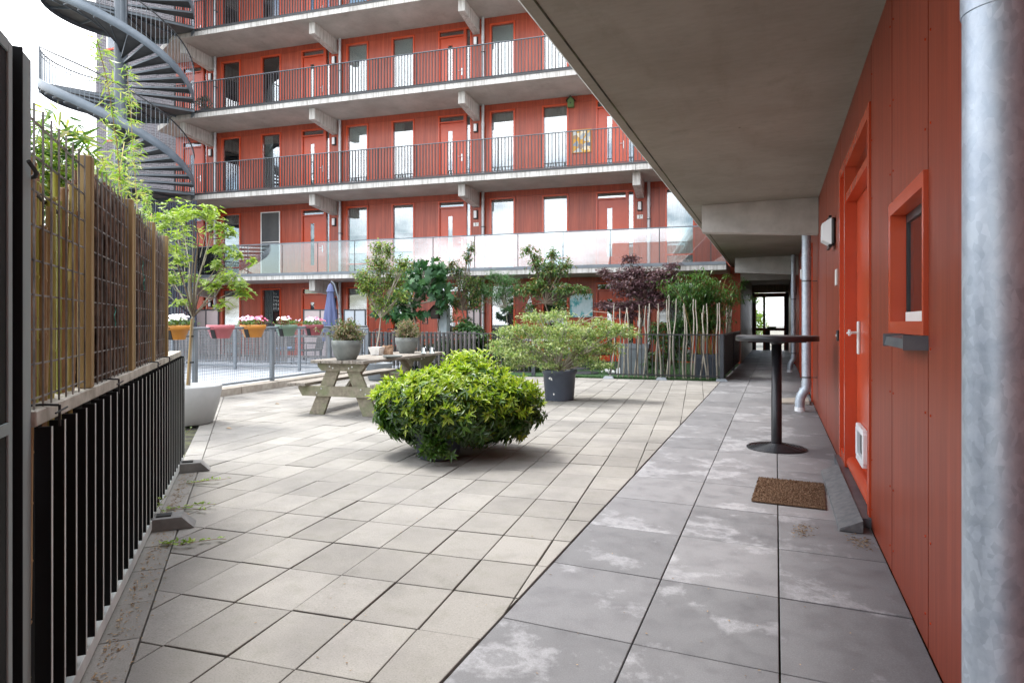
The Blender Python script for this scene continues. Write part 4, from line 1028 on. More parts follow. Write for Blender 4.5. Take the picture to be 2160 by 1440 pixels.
# high table
tp = PG(1638, 945); tb_ = thing('high_table', 'black round bistro table on a ribbed cast foot, standing on the walkway', 'table', (tp.x, tp.y, 0))
q = MB(); prof = [(0, .045)]; prof = [(.0, .052), (.05, .052)]
for i in range(8):
    r0 = .06+i*.027; z = .050-i*.0052; prof += [(r0, z-.004), (r0+.005, z+.005), (r0+.015, z+.004), (r0+.019, z-.006), (r0+.026, z-.007)]
prof += [(.282, .008), (.282, .0)]; prof = prof[::-1]
q.lathe(prof, 'table_black', 56, smooth=False); q.build('foot', tb_)
q = MB(); q.lathe([(.05, .045), (.047, 1.03), (.047, 1.03), (.055, 1.04), (.075, 1.055), (.11, 1.057), (.11, 1.066)], 'table_black', 28)
for a in range(4): q.bar((0, 0, 1.055), (.28*math.cos(a*1.571+.3), .28*math.sin(a*1.571+.3), 1.055), .03, .012, 'table_black')
q.build('column', tb_)
q = MB(); q.lathe([(0, 1.067), (.375, 1.067), (.385, 1.072), (.385, 1.110), (.378, 1.118)], 'table_black', 72); q.lathe([(.378, 1.118), (.37, 1.1205), (0, 1.1205)], 'table_top', 72); q.build('table_top', tb_)

# ================================================================ PATIO FENCES, KERB, MESH RAILING
NF = 14.1
def railing(label, a, b, posts, h0=.09, h=1.0, step=.105, name='patio_railing', mat='fence_black', post_mat='dark_metal', feet=(), group=None):
    a = Vector(a); b = Vector(b); L = (b-a).length; rz = math.atan2((b-a).y, (b-a).x)
    t = thing(name, label, 'railing', a, rz, group)
    q = MB(); q.box(0, L, -.022, .022, h-.028, h, post_mat); q.build('top_rail', t)
    q = MB(); q.box(0, L, -.02, .02, h0-.006, h0+.018, post_mat); q.build('bottom_rail', t)
    q = MB(); x = .05
    while x < L-.02: q.box(x-.010, x+.010, -.016, .016, h0+.019, h-.029, post_mat); x += step
    q.build('bars', t)
    for p in posts: q = MB(); q.box(p-.04, p+.04, -.04, .04, .0, h+.004, 'post_grey'); q.build('post', t)
    for p in feet:
        q = MB(); q.add([(p-.12, -.19, .004), (p+.12, -.19, .004), (p+.12, .1, .004), (p-.12, .1, .004), (p-.09, -.15, .05), (p+.09, -.15, .05), (p+.09, .06, .05), (p-.09, .06, .05)], [(4, 5, 6, 7), (0, 1, 5, 4), (1, 2, 6, 5), (2, 3, 7, 6), (3, 0, 4, 7)], 'planter_grey'); q.build('foot', t)
    return t
s1, s2 = sN(1283, NF), sN(1524, NF)
xr = FS(s2, NF)
railing('dark bar railing in front of the stick screen and the purple maple', FS(s1, NF), FS(s2, NF), [s2-s1-.02], feet=[.02, sN(1396, NF)-s1, s2-s1-.02], step=.115)
railing('dark railing running down the walkway side of the patio', (xr.x+.012, xr.y+.06, 0), (-1.0, 20.0, 0), [3.0], step=.06)
sl0, sl1 = sN(735, NF), sN(1128, NF)
railing('dark bar railing behind the picnic table and the clipped bush', FS(sl0, NF), FS(sl1, NF), [0.0, sN(815, NF)-sl0, sl1-sl0-.03], step=.112)
# side infill of the walkway railing
t = thing('side_screen', 'black infill board behind the walkway railing bars', 'screen', (-1.02, 14.6, 0))
q = MB(); q.box(-.012, .0, 0, 5.2, .12, .95, 'fence_black'); q.build('board', t)

# kerb and mesh railing along the void
kb = thing('kerb', 'pale concrete kerb under the mesh railing on the left', 'kerb', FS(-7.68, 0), FROT)
q = MB(); yy = 5.2
while yy < 14.0: q.box(-.34, 0, yy+.004, min(yy+1.0, 14.0)-.004, -.03, .125, 'kerb_concrete', b=.006); yy += 1.0
q.build('kerb_stones', kb)
mr = thing('mesh_railing', 'grey blue mesh railing with a round top rail carrying the flower pots', 'railing', FS(-7.88, 0), FROT)
q = MB(); q.tube([(0, 5.0, 1.15), (0, 13.9, 1.15)], .024, 'rail_grey', n=12); q.build('top_rail', mr)
q = MB(); q.tube([(0, 5.0, .17), (0, 13.9, .17)], .018, 'rail_grey', n=10); q.build('bottom_rail', mr)
def wires(q, x0, x1, y0, y1, z0, z1, step, r, mat, ax='y'):
    z = z0
    while z <= z1: 
        q.bar((x0, y0, z), (x1, y1, z), r, r, mat); z += step
    L = math.hypot(x1-x0, y1-y0); k = 0
    while k*step <= L: 
        f = k*step/L; q.bar((x0+(x1-x0)*f, y0+(y1-y0)*f, z0), (x0+(x1-x0)*f, y0+(y1-y0)*f, z1), r, r, mat, up=(1, 0, 0)); k += 1
q = MB(); wires(q, 0, 0, 5.0, 13.9, .19, 1.12, .05, .004, 'rail_grey'); q.build('wire_mesh', mr)
for n_ in (8.34, 10.28, 12.25, 6.4): q = MB(); q.box(-.03, .03, n_-.035, n_+.035, .12, 1.127, 'rail_grey'); q.build('post', mr)
mr2 = thing('mesh_railing', 'far mesh railing across the void in front of the grey slatted patio fence', 'railing', FS(-17.5, 14.0), FROT)
q = MB(); q.tube([(0, 0, 1.1), (9.6, 0, 1.1)], .024, 'rail_grey', n=8); q.build('top_rail', mr2)
q = MB(); q.tube([(0, 0, .1), (9.6, 0, .1)], .018, 'rail_grey', n=8); q.tube([(0, 0, .22), (9.6, 0, .22)], .012, 'rail_grey', n=8); q.build('bottom_rail', mr2)
q = MB(); wires(q, 0, 9.6, 0, 0, .22, 1.08, .06, .005, 'rail_grey'); q.build('wire_mesh', mr2)
for n_ in (1.5, 3.5, 5.6, 7.6, 9.57): q = MB(); q.box(n_-.035, n_+.035, -.03, .03, -.0, 1.077, 'rail_grey'); q.build('post', mr2)
sf = thing('slatted_fence', 'weathered grey slatted patio fence behind the mesh railings on the left', 'fence', FS(-17.5, 14.5), FROT)
q = MB(); rr = random.Random(2)
x = 0
while x < 12.3:
    if not (6.9 < x < 8.0): q.box(x, x+.075, -.012+rr.uniform(0, .01), .012+rr.uniform(0, .01), .15, 1.02+rr.uniform(-.02, .02), 'slat_grey')
    x += .115
q.build('slats', sf)
q = MB(); q.box(0, 12.3, .025, .05, .3, .36, 'slat_grey'); q.box(0, 12.3, .025, .05, .85, .91, 'slat_grey'); q.build('rails', sf)

# frosted privacy screens in front of the ground floor doors
for i, (pa, pb, ytop, lab) in enumerate(((408, 462, 652, 'leftmost frosted privacy screen below the potted tree'), (640, 712, 652, 'frosted privacy screen beside the closed blue parasol'), (985, 1014, 650, 'frosted privacy screen behind the round topped tree'), (725, 772, 652, 'pale frosted screen just right of the closed blue parasol'))):
    D = 18.0; a = sN(pa, D); b2 = sN(pb, D); h = zN((pa+pb)/2, ytop, D)
    t = thing('privacy_screen', lab, 'privacy screen', FS(a, D), FROT, 'frosted screens on the ground floor patios')
    L = b2-a; q = MB(); q.box(0, .04, -.02, .02, 0, h, 'dark_metal'); q.box(L-.04, L, -.02, .02, 0, h, 'dark_metal'); q.box(.04, L-.04, -.02, .02, h-.04, h, 'dark_metal'); q.box(L*.5-.02, L*.5+.02, -.018, .018, .1, h-.04, 'dark_metal'); q.box(.04, L-.04, -.02, .02, .08, .1, 'dark_metal'); q.build('frame', t)
    q = MB(); q.box(.04, L*.5-.02, -.004, .004, .1, h-.04, 'frosted' if i < 3 else 'frosted_blue'); q.box(L*.5+.02, L-.04, -.004, .004, .1, h-.04, 'frosted' if i < 3 else 'frosted_blue'); q.build('pane', t)

# ================================================================ FOREGROUND FENCE, GATE, CANE AND REED SCREEN
rzF = math.atan2(FD.y, FD.x); T = lambda d: (d-2.171)/math.cos(math.radians(22.76))
def tpx(px): u = (px-1080)/1320; d = -.611/(u+.42); return T(d)
FO = Vector((FA.x, FA.y, 0))
ff = thing('bar_fence', 'low black flat bar fence with a pale capping rail, running along the left foreground', 'fence', FO-FNrm*.045, rzF)
q = MB(); q.box(-.445, 3.62, -.055, .035, .955, 1.0, 'weathered_rail', b=.003); q.build('capping_rail', ff)
q = MB(); q.box(-1.6, 3.62, -.075, .02, .02, .075, 'fence_edge', b=.002); q.build('bottom_beam', ff)
q = MB(); x = -.43
while x < 3.6:
    q.box(x, x+.008, -.0865, -.048, .10, .953 if x > -.45 else 1.9, 'fence_black'); q.box(x-.003, x+.010, -.0885, -.087, .10, .953 if x > -.45 else 1.9, 'fence_edge')
    x += .137
q.build('bars', ff)
q = MB(); q.box(-.44, 3.6, .0, .012, .1, .954, 'fence_black'); q.build('garden_shade_sheet', ff)  # black sheet added for the garden's darkness behind the bars
for tt in (tpx(312), tpx(379)-.28):
    q = MB(); q.add([(tt-.07, -.30, .004), (tt+.07, -.30, .004), (tt+.07, .05, .004), (tt-.07, .05, .004), (tt-.07, -.23, .075), (tt+.07, -.23, .075), (tt+.07, .05, .075), (tt-.07, .05, .075)],
                    [(4, 5, 6, 7), (0, 1, 5, 4), (1, 2, 6, 5), (2, 3, 7, 6), (3, 0, 4, 7)], 'foot_concrete'); q.box(tt-.03, tt+.03, -.17, -.09, .0755, .085, 'dark_metal'); q.build('foot', ff)
q = MB(); q.box(3.58, 3.62, -.07, -.0, .076, .954, 'fence_black'); q.build('end_post', ff)
gt = thing('garden_gate', 'tall black gate leaf with a grey edge at the far left of the view', 'gate', FO-FNrm*.052, rzF)
gA, gB = tpx(29), tpx(20)
q = MB(); q.box(gB, gA, -.05, -.025, .06, 1.97, 'gate_grey', b=.002); q.box(gB-1.2, gB-.001, -.05, -.025, 1.94, 1.97, 'gate_grey'); q.box(gB-1.2, gB-.001, -.052, -.025, .965, .995, 'gate_grey'); q.build('frame', gt)
q = MB(); q.box(gB-1.2, gB-.001, -.046, -.040, .08, 1.939, 'fence_black'); q.build('infill', gt)
gp = thing('gate_post', 'grey steel channel post between the gate and the cane screen', 'post', FO-FNrm*.056, rzF)
q = MB(); q.box(tpx(49), tpx(67), -.055, -.03, 0, 1.985, 'gate_grey', b=.002); q.box(tpx(49)-.006, tpx(49)-.001, -.056, .03, 0, 1.992, 'fence_black'); q.box(tpx(34), tpx(49)-.007, -.02, .02, 0, 1.98, 'fence_black'); q.build('channel', gp)
q = MB(); q.tube([(tpx(52), -.065, 1.69), (tpx(60), -.075, 1.665), (tpx(66), -.066, 1.66), (tpx(80), -.01, 1.655), (tpx(175), .0, 1.63)], .006, 'ink', n=6); q.build('cable_tie', gp)
sc = thing('garden_screen', 'tall screen of canes and brown reed mats between timber posts on the left', 'screen', FO-FNrm*.02, rzF)
ZT = 1.855
tposts = [tpx(190), tpx(277), tpx(323), tpx(351)]
for tt in tposts:
    q = MB(); q.box(tt-.03, tt+.02, -.03, .015, 1.001, ZT+.03, 'timber_post', b=.003); q.build('post', sc)
q = MB(); q.box(tposts[1]+.10, tposts[1]+.13, -.02, .03, 1.001, ZT, 'timber_post'); q.build('batten', sc)
bnd = [tpx(69)]+tposts
for i in range(4):
    q = MB(); a, b2 = bnd[i]+(.035 if i else 0), bnd[i+1]-.05
    z = 1.03
    while z < ZT: q.bar((a, -.012, z), (b2, -.012, z), .005, .005, 'wire'); z += .10
    x = a+.02
    while x < b2: q.bar((x, -.018, 1.001), (x, -.018, ZT+.02), .005, .005, 'wire', up=(1, 0, 0)); x += .085
    q.build('wire_mesh', sc)
rr = random.Random(31)
q = MB()      # canes
for i in range(46):
    x = rr.uniform(tpx(69), tposts[0]-.05); y = rr.uniform(.02, .12); h = ZT+rr.uniform(-.15, .0); r = rr.uniform(.006, .016)
    dx, dy = rr.gauss(0, .015), rr.gauss(0, .012); pts = []; rs = []; z = .03
    while z < h:
        f = (z-.95)/.9; p = (x+dx*f+rr.gauss(0, .002), y+dy*f, z); pts += [p, (p[0], p[1], z+.006), (p[0], p[1], z+.012)]; rs += [r, r*1.18, r]; z += rr.uniform(.13, .2)
    q.tube(pts, rs, 'cane', n=7)
q.build('canes', sc)
for i in range(3):
    q = MB(); a, b2 = tposts[i]+.03, tposts[i+1]-.04
    n_ = int((b2-a)/.0075)
    for k in range(n_*2):
        x = rr.uniform(a, b2); y = rr.uniform(.004, .05); r = rr.uniform(.0028, .006); h = ZT+rr.uniform(-.08, .03)
        q.tube([(x, y, .95), (x+rr.gauss(0, .006), y+rr.gauss(0, .004), 1.3), (x+rr.gauss(0, .008), y+rr.gauss(0, .004), 1.6), (x+rr.gauss(0, .014), y, h)], r, 'reed_brown', n=4, caps=False)
    q.box(a, b2, .055, .06, .96, ZT-.06, 'reed_brown')
    q.build('reed_mat', sc)
for cx_, cz_ in ((tpx(240), 1.32), (tpx(299), 1.60), (tpx(302), 1.52)):
    q = MB(); q.tube([(cx_+.02*math.sin(k*1.3), -.024, cz_-.012*k) for k in range(8)], .002, 'hose_green', n=5); q.build('twine', sc)
for k, tt in enumerate((tpx(92), tpx(228), tpx(318), tpx(344))):
    q = MB(); q.tube([(tt, -.058, 1.003), (tt, -.02, 1.006), (tt+.003, .03, 1.004)], .004, 'ink', n=5); q.tube([(tt, -.06, .94), (tt, -.06, 1.004)], .004, 'ink', n=5)
    q.tube([(tt-.05, -.062, .985), (tt+.06, -.066, .99)], .003, 'ink', n=5); q.build('cable_tie', sc)

# ================================================================ CLIPPED BUSH IN THE MIDDLE
b0 = PG(925, 965); b0.z = 0
bc = PD(962, 850, 6.05)
t = thing('potted_bush', 'large glossy green clipped bush in a low dark pot in the middle of the courtyard', 'bush', b0)
q = MB(); q.lathe([(.17, .004), (.19, .02), (.22, .22), (.23, .22), (.23, .25), (.21, .25), (.20, .22), (0, .22)], 'pot_slate', 40); q.build('pot', t)
off = bc-b0
rr = random.Random(77); lv = Leaves()
def bush_r(az, el):      # lumpy flattened dome
    return 1+.07*math.sin(3*az+1)+.07*math.sin(5*az+2+el*3)+.07*math.sin(9*az+el*7)+.06*math.sin(15*az+11*el)
for k in range(4300):
    d = rdir(rr); inner = rr.random() < .22
    az = math.atan2(d.y, d.x); el = math.asin(max(-1, min(1, d.z)))
    R = bush_r(az, el)*(rr.uniform(.6, .92) if inner else rr.uniform(.88, 1.10))
    rz_ = .27 if d.z > 0 else .31
    p = Vector((d.x*.68*R, d.y*.58*R, math.copysign(abs(d.z)**.72, d.z)*rz_*R))
    if d.z > 0: p.z += .05*math.sin(p.x*6+1)*d.z
    if k % 90 == 0 and d.z > .1: p *= 1.12
    # a low spray towards the viewer, and a taller tuft behind
    p = p+Vector((off.x, off.y, .47))
    if p.z < .09: continue
    ax = Vector((d.x*.9, d.y*.9, d.z*1.4+.25))+rdir(rr)*.35; ax.normalize()
    if d.z < -.3: ax = (Vector((d.x, d.y, -.25))+rdir(rr)*.4).normalized()
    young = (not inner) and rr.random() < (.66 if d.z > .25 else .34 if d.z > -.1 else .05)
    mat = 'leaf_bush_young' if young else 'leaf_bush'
    m_ = rr.randint(6, 9)
    for j in range(m_):
        a = 2.4*j+rr.uniform(-.3, .3); s1 = ax.orthogonal().normalized(); s2 = ax.cross(s1)
        side = s1*math.cos(a)+s2*math.sin(a); op = (.45 if young else .85)+.25*(j/m_)
        dd = (ax*(1.05-op)+side*op); dd.z -= .12
        L = rr.uniform(.06, .10)*(1 if not young else .95)
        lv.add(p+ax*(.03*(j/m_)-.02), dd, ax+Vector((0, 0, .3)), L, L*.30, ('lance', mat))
tu = Vector((off.x, off.y, 0))+RT*.12+FW*.25
for k in range(60):
    p = tu+Vector((rr.gauss(0, .09), rr.gauss(0, .08), .74+rr.uniform(0, .15)))
    ax = (Vector((rr.gauss(0, .3), rr.gauss(0, .3), 1))).normalized()
    for j in range(7):
        a = 2.4*j; s1 = ax.orthogonal().normalized(); side = s1*math.cos(a)+ax.cross(s1)*math.sin(a)
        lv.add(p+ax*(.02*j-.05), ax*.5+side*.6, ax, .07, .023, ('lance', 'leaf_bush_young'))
for k in range(230):
    d = rdir(rr); d.z = abs(d.z)*1.1-.15; d.normalize(); az = math.atan2(d.y, d.x); el = math.asin(max(-1, min(1, d.z))); R = bush_r(az, el)*1.06
    p0_ = Vector((d.x*.68*R, d.y*.58*R, math.copysign(abs(d.z)**.72, d.z)*.26*R+.46))+Vector((off.x, off.y, 0)); ax = Vector((d.x*.7+rr.gauss(0, .25), d.y*.7+rr.gauss(0, .25), .75)).normalized(); Ls = rr.uniform(.03, .11)
    for j in range(10):
        a = 2.4*j+k; s1 = ax.orthogonal().normalized(); side = s1*math.cos(a)+ax.cross(s1)*math.sin(a)
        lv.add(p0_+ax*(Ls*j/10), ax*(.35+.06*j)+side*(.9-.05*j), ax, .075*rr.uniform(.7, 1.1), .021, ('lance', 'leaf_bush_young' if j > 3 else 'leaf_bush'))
fv = RT*(-.0)-FW*.62+Vector((off.x, off.y, 0))
for k in range(26):
    p = fv+RT*rr.gauss(-.13, .07)+Vector((0, 0, rr.uniform(.10, .26))); ax = (-FW*.5+rdir(rr)*.4+Vector((0, 0, -.1))).normalized()
    for j in range(7):
        a = 2.4*j; s1 = ax.orthogonal().normalized(); side = s1*math.cos(a)+ax.cross(s1)*math.sin(a)
        lv.add(p, ax*.35+side*.75, ax, .075, .027, ('lance', 'leaf_bush'))
lv.build('foliage', TEMPS, t)
q = MB()
for k in range(46):
    d = rdir(rr); e_ = Vector((off.x+d.x*.6, off.y+d.y*.5, .58+d.z*.26)); q.tube([(0, 0, .28), (off.x*.5+d.x*.2, off.y*.5+d.y*.2, .42), e_], [.012, .009, .004], 'bark', n=5)
q.build('branches', t)

# ================================================================ POTTED LACE LEAF MAPLE
p0 = PG(1180, 843); p0.z = 0
t = thing('potted_maple', 'pale green lace leaved maple in a slate grey plastic pot with torn white stickers', 'potted tree', p0, YAW)
q = MB(); q.lathe([(.225, .004), (.232, .02), (.262, .42), (.285, .44), (.285, .485), (.275, .49), (.262, .485), (.255, .45), (0, .45)], 'pot_slate', 48); q.build('pot', t)
q = MB(); q.lathe([(.254, .452), (.0, .46)], 'soil', 24); q.build('soil', t)
def sticker(t, ang, z, pts, r=.262, name='sticker'):
    q = MB(); vs = [(math.cos(ang+x/r)*(r*(.886+.27*(z+y-.02))+.002), math.sin(ang+x/r)*(r*(.886+.27*(z+y-.02))+.002), z+y) for x, y in pts]
    q.add(vs, [tuple(range(len(vs)))], 'white_plate'); q.build(name, t)
sticker(t, math.radians(-128), .36, [(-.04, 0), (-.01, -.012), (.035, -.03), (.028, .02), (.012, .005), (.0, .028), (-.018, .02)])
sticker(t, math.radians(-116), .115, [(-.016, 0), (0, -.02), (.016, 0), (0, .02)])
blobs = []
rr = random.Random(12)
def loc(px, py, dd=0): v = PD(px, py, 10.12+dd)-p0; return (v.dot(RT), v.dot(FW), v.z)
for px, py, rx, rz_, dd, wt in ((1050, 738, .22, .05, -.2, .4), (1090, 750, .32, .08, -.3, .8), (1170, 705, .5, .12, .2, 1.2), (1225, 725, .45, .1, .1, 1.2), (1150, 770, .3, .04, -.3, .3), (1270, 770, .2, .04, -.3, .3), (1070, 700, .25, .05, .1, .5), (1330, 705, .15, .04, 0, .2), (1090, 735, .42, .09, 0, 1.1), (1060, 722, .22, .06, -.1, .5), (1120, 700, .36, .09, .2, 1), (1180, 725, .42, .10, -.3, 1.2), (1240, 700, .38, .09, .15, 1.1), (1290, 700, .3, .08, 0, .9), (1280, 735, .28, .08, .2, .8),
        (1175, 665, .24, .07, .1, .7), (1130, 668, .26, .06, -.1, .6), (1100, 690, .25, .06, 0, .5), (1215, 745, .30, .09, .35, .7), (1130, 755, .36, .08, .1, 1), (1240, 760, .28, .08, -.1, .8), (1265, 680, .24, .06, .2, .5), (1310, 690, .18, .05, -.1, .35), (1195, 690, .35, .09, -.35, .9), (1075, 770, .2, .05, .1, .4)):
    blobs.append((loc(px, py, dd), (rx*1.12, rx*.95, rz_*1.6), wt))
crown(t, blobs, rr, 3300, 5, .045, .04, 'lace', ['leaf_maple'], twig_len=.14, up=.1, shell=.15, root=(0, 0, .47), bark='bark_pale', limb_r=.014, limbs=70, flat=True, hang=.15, name='foliage')
q = MB()
for px, py in ((1250, 668), (1285, 660), (1300, 672)):
    a = loc(1210, 690); b2 = loc(px, py); q.tube([a, ((a[0]+b2[0])/2, (a[1]+b2[1])/2, max(a[2], b2[2])+.03), b2], .005, 'bark_pale', n=4)
q.build('twigs', t)

# ================================================================ PICNIC TABLE AND WHAT STANDS ON IT
tb = thing('picnic_table', 'weathered mossy timber picnic table with attached benches', 'picnic table', FS(-4.57, 8.64), FROT)
rr = random.Random(4)
q = MB()
for k in range(5):
    x = -.40+.161*k; q.box(x, x+.153, -1.37+rr.uniform(-.008, .008), 1.37, .705, .748+rr.uniform(-.002, .002), 'grey_timber', b=.005)
q.build('table_top', tb)
for sx_ in (-1, 1):
    q = MB()
    for k in range(2):
        a, b2 = sorted((sx_*(.49+.142*k), sx_*(.49+.142*k+.134))); q.box(a, b2, -1.37+rr.uniform(-.008, .008), 1.37, .395, .437, 'grey_timber', b=.005)
    q.build('bench', tb)
for yy in (-1.20, 1.10):
    for sx_ in (-1, 1):
        q = MB(); q.add([(sx_*.52, yy-.022, .003), (sx_*.30, yy-.022, .003), (sx_*.02, yy-.022, .704), (sx_*.21, yy-.022, .704), (sx_*.52, yy+.022, .003), (sx_*.30, yy+.022, .003), (sx_*.02, yy+.022, .704), (sx_*.21, yy+.022, .704)],
                        [(0, 1, 2, 3), (7, 6, 5, 4), (0, 4, 5, 1), (1, 5, 6, 2), (2, 6, 7, 3), (3, 7, 4, 0)][::sx_], 'mossy_timber'); q.build('leg', tb)
    q = MB(); y2 = yy-.024-.044
    for (z0_, z1_, hw) in ((.255, .392, .66), (.60, .703, .36)):
        q.add([(-hw+.06, y2, z0_), (hw-.06, y2, z0_), (hw, y2, z1_-.04), (hw, y2, z1_), (-hw, y2, z1_), (-hw, y2, z1_-.04)]+[(-hw+.06, y2+.043, z0_), (hw-.06, y2+.043, z0_), (hw, y2+.043, z1_-.04), (hw, y2+.043, z1_), (-hw, y2+.043, z1_), (-hw, y2+.043, z1_-.04)],
              [(0, 1, 2, 3, 4, 5), (11, 10, 9, 8, 7, 6)]+[(i, i+6, (i+1) % 6+6, (i+1) % 6) for i in range(6)], 'mossy_timber')
    q.build('crossbeam', tb)
    q = MB()
    for bx, bz in ((-.37, .30), (-.30, .36), (.37, .30), (.30, .36), (-.17, .66), (-.12, .64), (.17, .66), (.12, .64)):
        q.tube([(bx, y2-.006, bz), (bx, y2, bz)], .011, 'brushed_alu', n=10)
    q.build('bolts', tb)
    q = MB(); sgn = 1 if yy < 0 else -1; q.bar((0, yy+sgn*.06, .32), (0, yy+sgn*.62, .69), .044, .09, 'mossy_timber'); q.build('brace', tb)
def on_table(px, py): return PG(px, py, .752)
def dry_pot(px, py, r, h, label, seed):
    p = on_table(px, py); p.z = .752
    t = thing('plant_pot', label, 'potted plant', p, YAW)
    q = MB(); q.lathe([(r*.62, .0), (r*.66, .01), (r*.86, h*.35), (r*.98, h*.72), (r, h), (r*.93, h), (r*.88, h*.85), (0, h*.85)], 'pot_grey', 40); q.build('pot', t)
    rr = random.Random(seed)
    crown(t, [((0, 0, h+.12), (r*.95, r*.9, .15), 1), ((.03, 0, h+.04), (r, r, .07), .5)], rr, 330, 6, .042, .016, 'lance', ['leaf_dry', 'leaf_dry', 'leaf_dry', 'leaf_mid'], twig_len=.14, up=.7, shell=.2, root=(0, 0, h*.8), bark='bark', limb_r=.004, limbs=60, spread=.8, name='dry_plant', nup=.2)
    return t
dp = dry_pot(731, 758, .20, .26, 'rounded grey pot of dry brown foliage at the near end of the picnic table', 21)
q = MB(); q.tube([(-.1, -.05, .28), (-.22, -.08, .33), (-.33, -.08, .36), (-.40, -.05, .42)], [.006, .005, .004, .002], 'bark', n=5); q.build('stray_stem', dp)
lv = Leaves(); r3 = random.Random(5)
for k in range(24): f = r3.random(); lv.add((-.15-.25*f, -.07, .31+.1*f), rdir(r3), (0, 0, 1), .05, .02, ('lance', 'leaf_dry' if k % 3 else 'leaf_mid'))
lv.build('stray_leaves', TEMPS, dp)
dry_pot(858, 744, .19, .25, 'rounded grey pot of dry brown foliage in the middle of the picnic table', 22)
p = on_table(795, 748); p.z = .752
t = thing('square_pot', 'small white marbled tapered pot beside a paper bag on the picnic table', 'pot', p, FROT)
q = MB(); a, b2, h = .065, .10, .12
q.add([(-a, -a, 0), (a, -a, 0), (a, a, 0), (-a, a, 0), (-b2, -b2, h), (b2, -b2, h), (b2, b2, h), (-b2, b2, h), (-b2*.9, -b2*.9, h), (b2*.9, -b2*.9, h), (b2*.9, b2*.9, h), (-b2*.9, b2*.9, h), (-a, -a, .02), (a, -a, .02), (a, a, .02), (-a, a, .02)],
      [(3, 2, 1, 0), (0, 1, 5, 4), (1, 2, 6, 5), (2, 3, 7, 6), (3, 0, 4, 7), (4, 5, 9, 8), (5, 6, 10, 9), (6, 7, 11, 10), (7, 4, 8, 11), (8, 9, 13, 12), (9, 10, 14, 13), (10, 11, 15, 14), (11, 8, 12, 15), (12, 13, 14, 15)], 'marble'); q.build('pot', t)
p = on_table(812, 748)+NX*.1; p.z = .752
t = thing('paper_bag', 'crumpled brown paper bag standing on the picnic table between the pots', 'bag', p, FROT+.2)
q = MB(); r3 = random.Random(9); ring = []
for z, s_ in ((0, .85), (.05, 1.0), (.1, .95), (.135, 1.05)):
    for k in range(12):
        a = k/12*6.283; cx_ = max(-1, min(1, 1.4*math.cos(a)))*.075*s_; cy_ = max(-1, min(1, 1.4*math.sin(a)))*.055*s_; ring.append((cx_+r3.gauss(0, .004), cy_+r3.gauss(0, .004), z+(r3.gauss(0, .008) if z > .1 else 0)))
q.add(ring, [(12*i+k, 12*i+(k+1) % 12, 12*i+12+(k+1) % 12, 12*i+12+k) for i in range(3) for k in range(12)]+[tuple(range(24, 36))], 'paper_bag'); q.build('bag', t)
p = on_table(828, 754); p.z = .7525
t = thing('dish', 'shallow grey round dish lying on the picnic table', 'dish', p)
q = MB(); q.lathe([(.09, 0), (.135, .012), (.14, .03), (.132, .03), (.12, .014), (0, .012)], 'pot_grey', 36); q.build('bowl', t)
for px, lab in ((894, 'left of two square drinking glasses at the far end of the picnic table'), (911, 'right of two square drinking glasses at the far end of the picnic table')):
    p = on_table(px, 746); p.z = .753
    t = thing('drinking_glass', lab, 'glass', p, FROT, 'glasses on the picnic table')
    q = MB(); q.lathe([(.04, 0), (.048, .10), (.045, .10), (.037, .008), (0, .008)], 'clear_glass', 24); q.lathe([(.0, .001), (.038, .001), (.04, .008)], 'white_lamp', 24); q.build('tumbler', t)

# ================================================================ BIG PALE PLANTER WITH THE LIME GREEN TREE
p0 = PD(401, 680, 7.75); p0.z = 0
t = thing('potted_tree', 'slender tree with fresh lime green leaves in a big pale grey planter by the fence', 'potted tree', p0, YAW)
q = MB(); q.lathe([(.24, .004), (.26, .02), (.33, .25), (.365, .46), (.355, .475), (.335, .47), (.31, .40), (0, .40)], 'pot_white', 56); q.build('planter', t)
q = MB(); q.lathe([(.31, .402), (0, .41)], 'soil', 24); q.build('soil', t)
def loc2(px, py, dd=0): v = PD(px, py, 7.75+dd)-p0; return Vector((v.dot(RT), v.dot(FW), v.z))
tr = [loc2(397, 812), loc2(400, 760), loc2(404, 700), loc2(407, 668)]
trunk(t, tr, [.026, .022, .02, .017], 'bark_pale')
q = MB(); q.tube([loc2(395, 812, -.05), loc2(404, 672, -.05)], .011, 'timber_post', n=6)
for py in (709, 764): q.tube([loc2(399, py, .01)-Vector((.03, 0, 0)), loc2(404, py, -.04)+Vector((.02, 0, 0))], .012, 'ink', n=6)
q.build('stake', t)
fork = loc2(407, 668)
limbs_ = [(395, 620, 375, 560, 372, 520), (392, 640, 368, 600, 345, 610), (402, 600, 408, 540, 415, 500), (415, 600, 438, 520, 450, 470), (420, 620, 450, 590, 468, 560), (430, 640, 460, 600, 500, 600), (425, 650, 455, 625, 470, 600), (398, 610, 400, 560, 385, 480), (412, 560, 420, 500, 405, 450)]
q = MB(); blobs = []
for i, (ax, ay, bx, by, cx_, cy_) in enumerate(limbs_):
    dd = [(-.2, -.5), (.1, .3), (.15, .2), (.1, .2), (-.1, -.3), (.1, .25), (-.15, -.35), (.2, .5), (-.1, -.2)][i]
    P = [fork, loc2(ax, ay, dd[0]*.5), loc2(bx, by, dd[0]), loc2(cx_, cy_, dd[1])]
    q.tube(P, [.013, .010, .007, .004], 'bark_pale' if i % 2 else 'bark', n=6)
q.build('limbs', t)
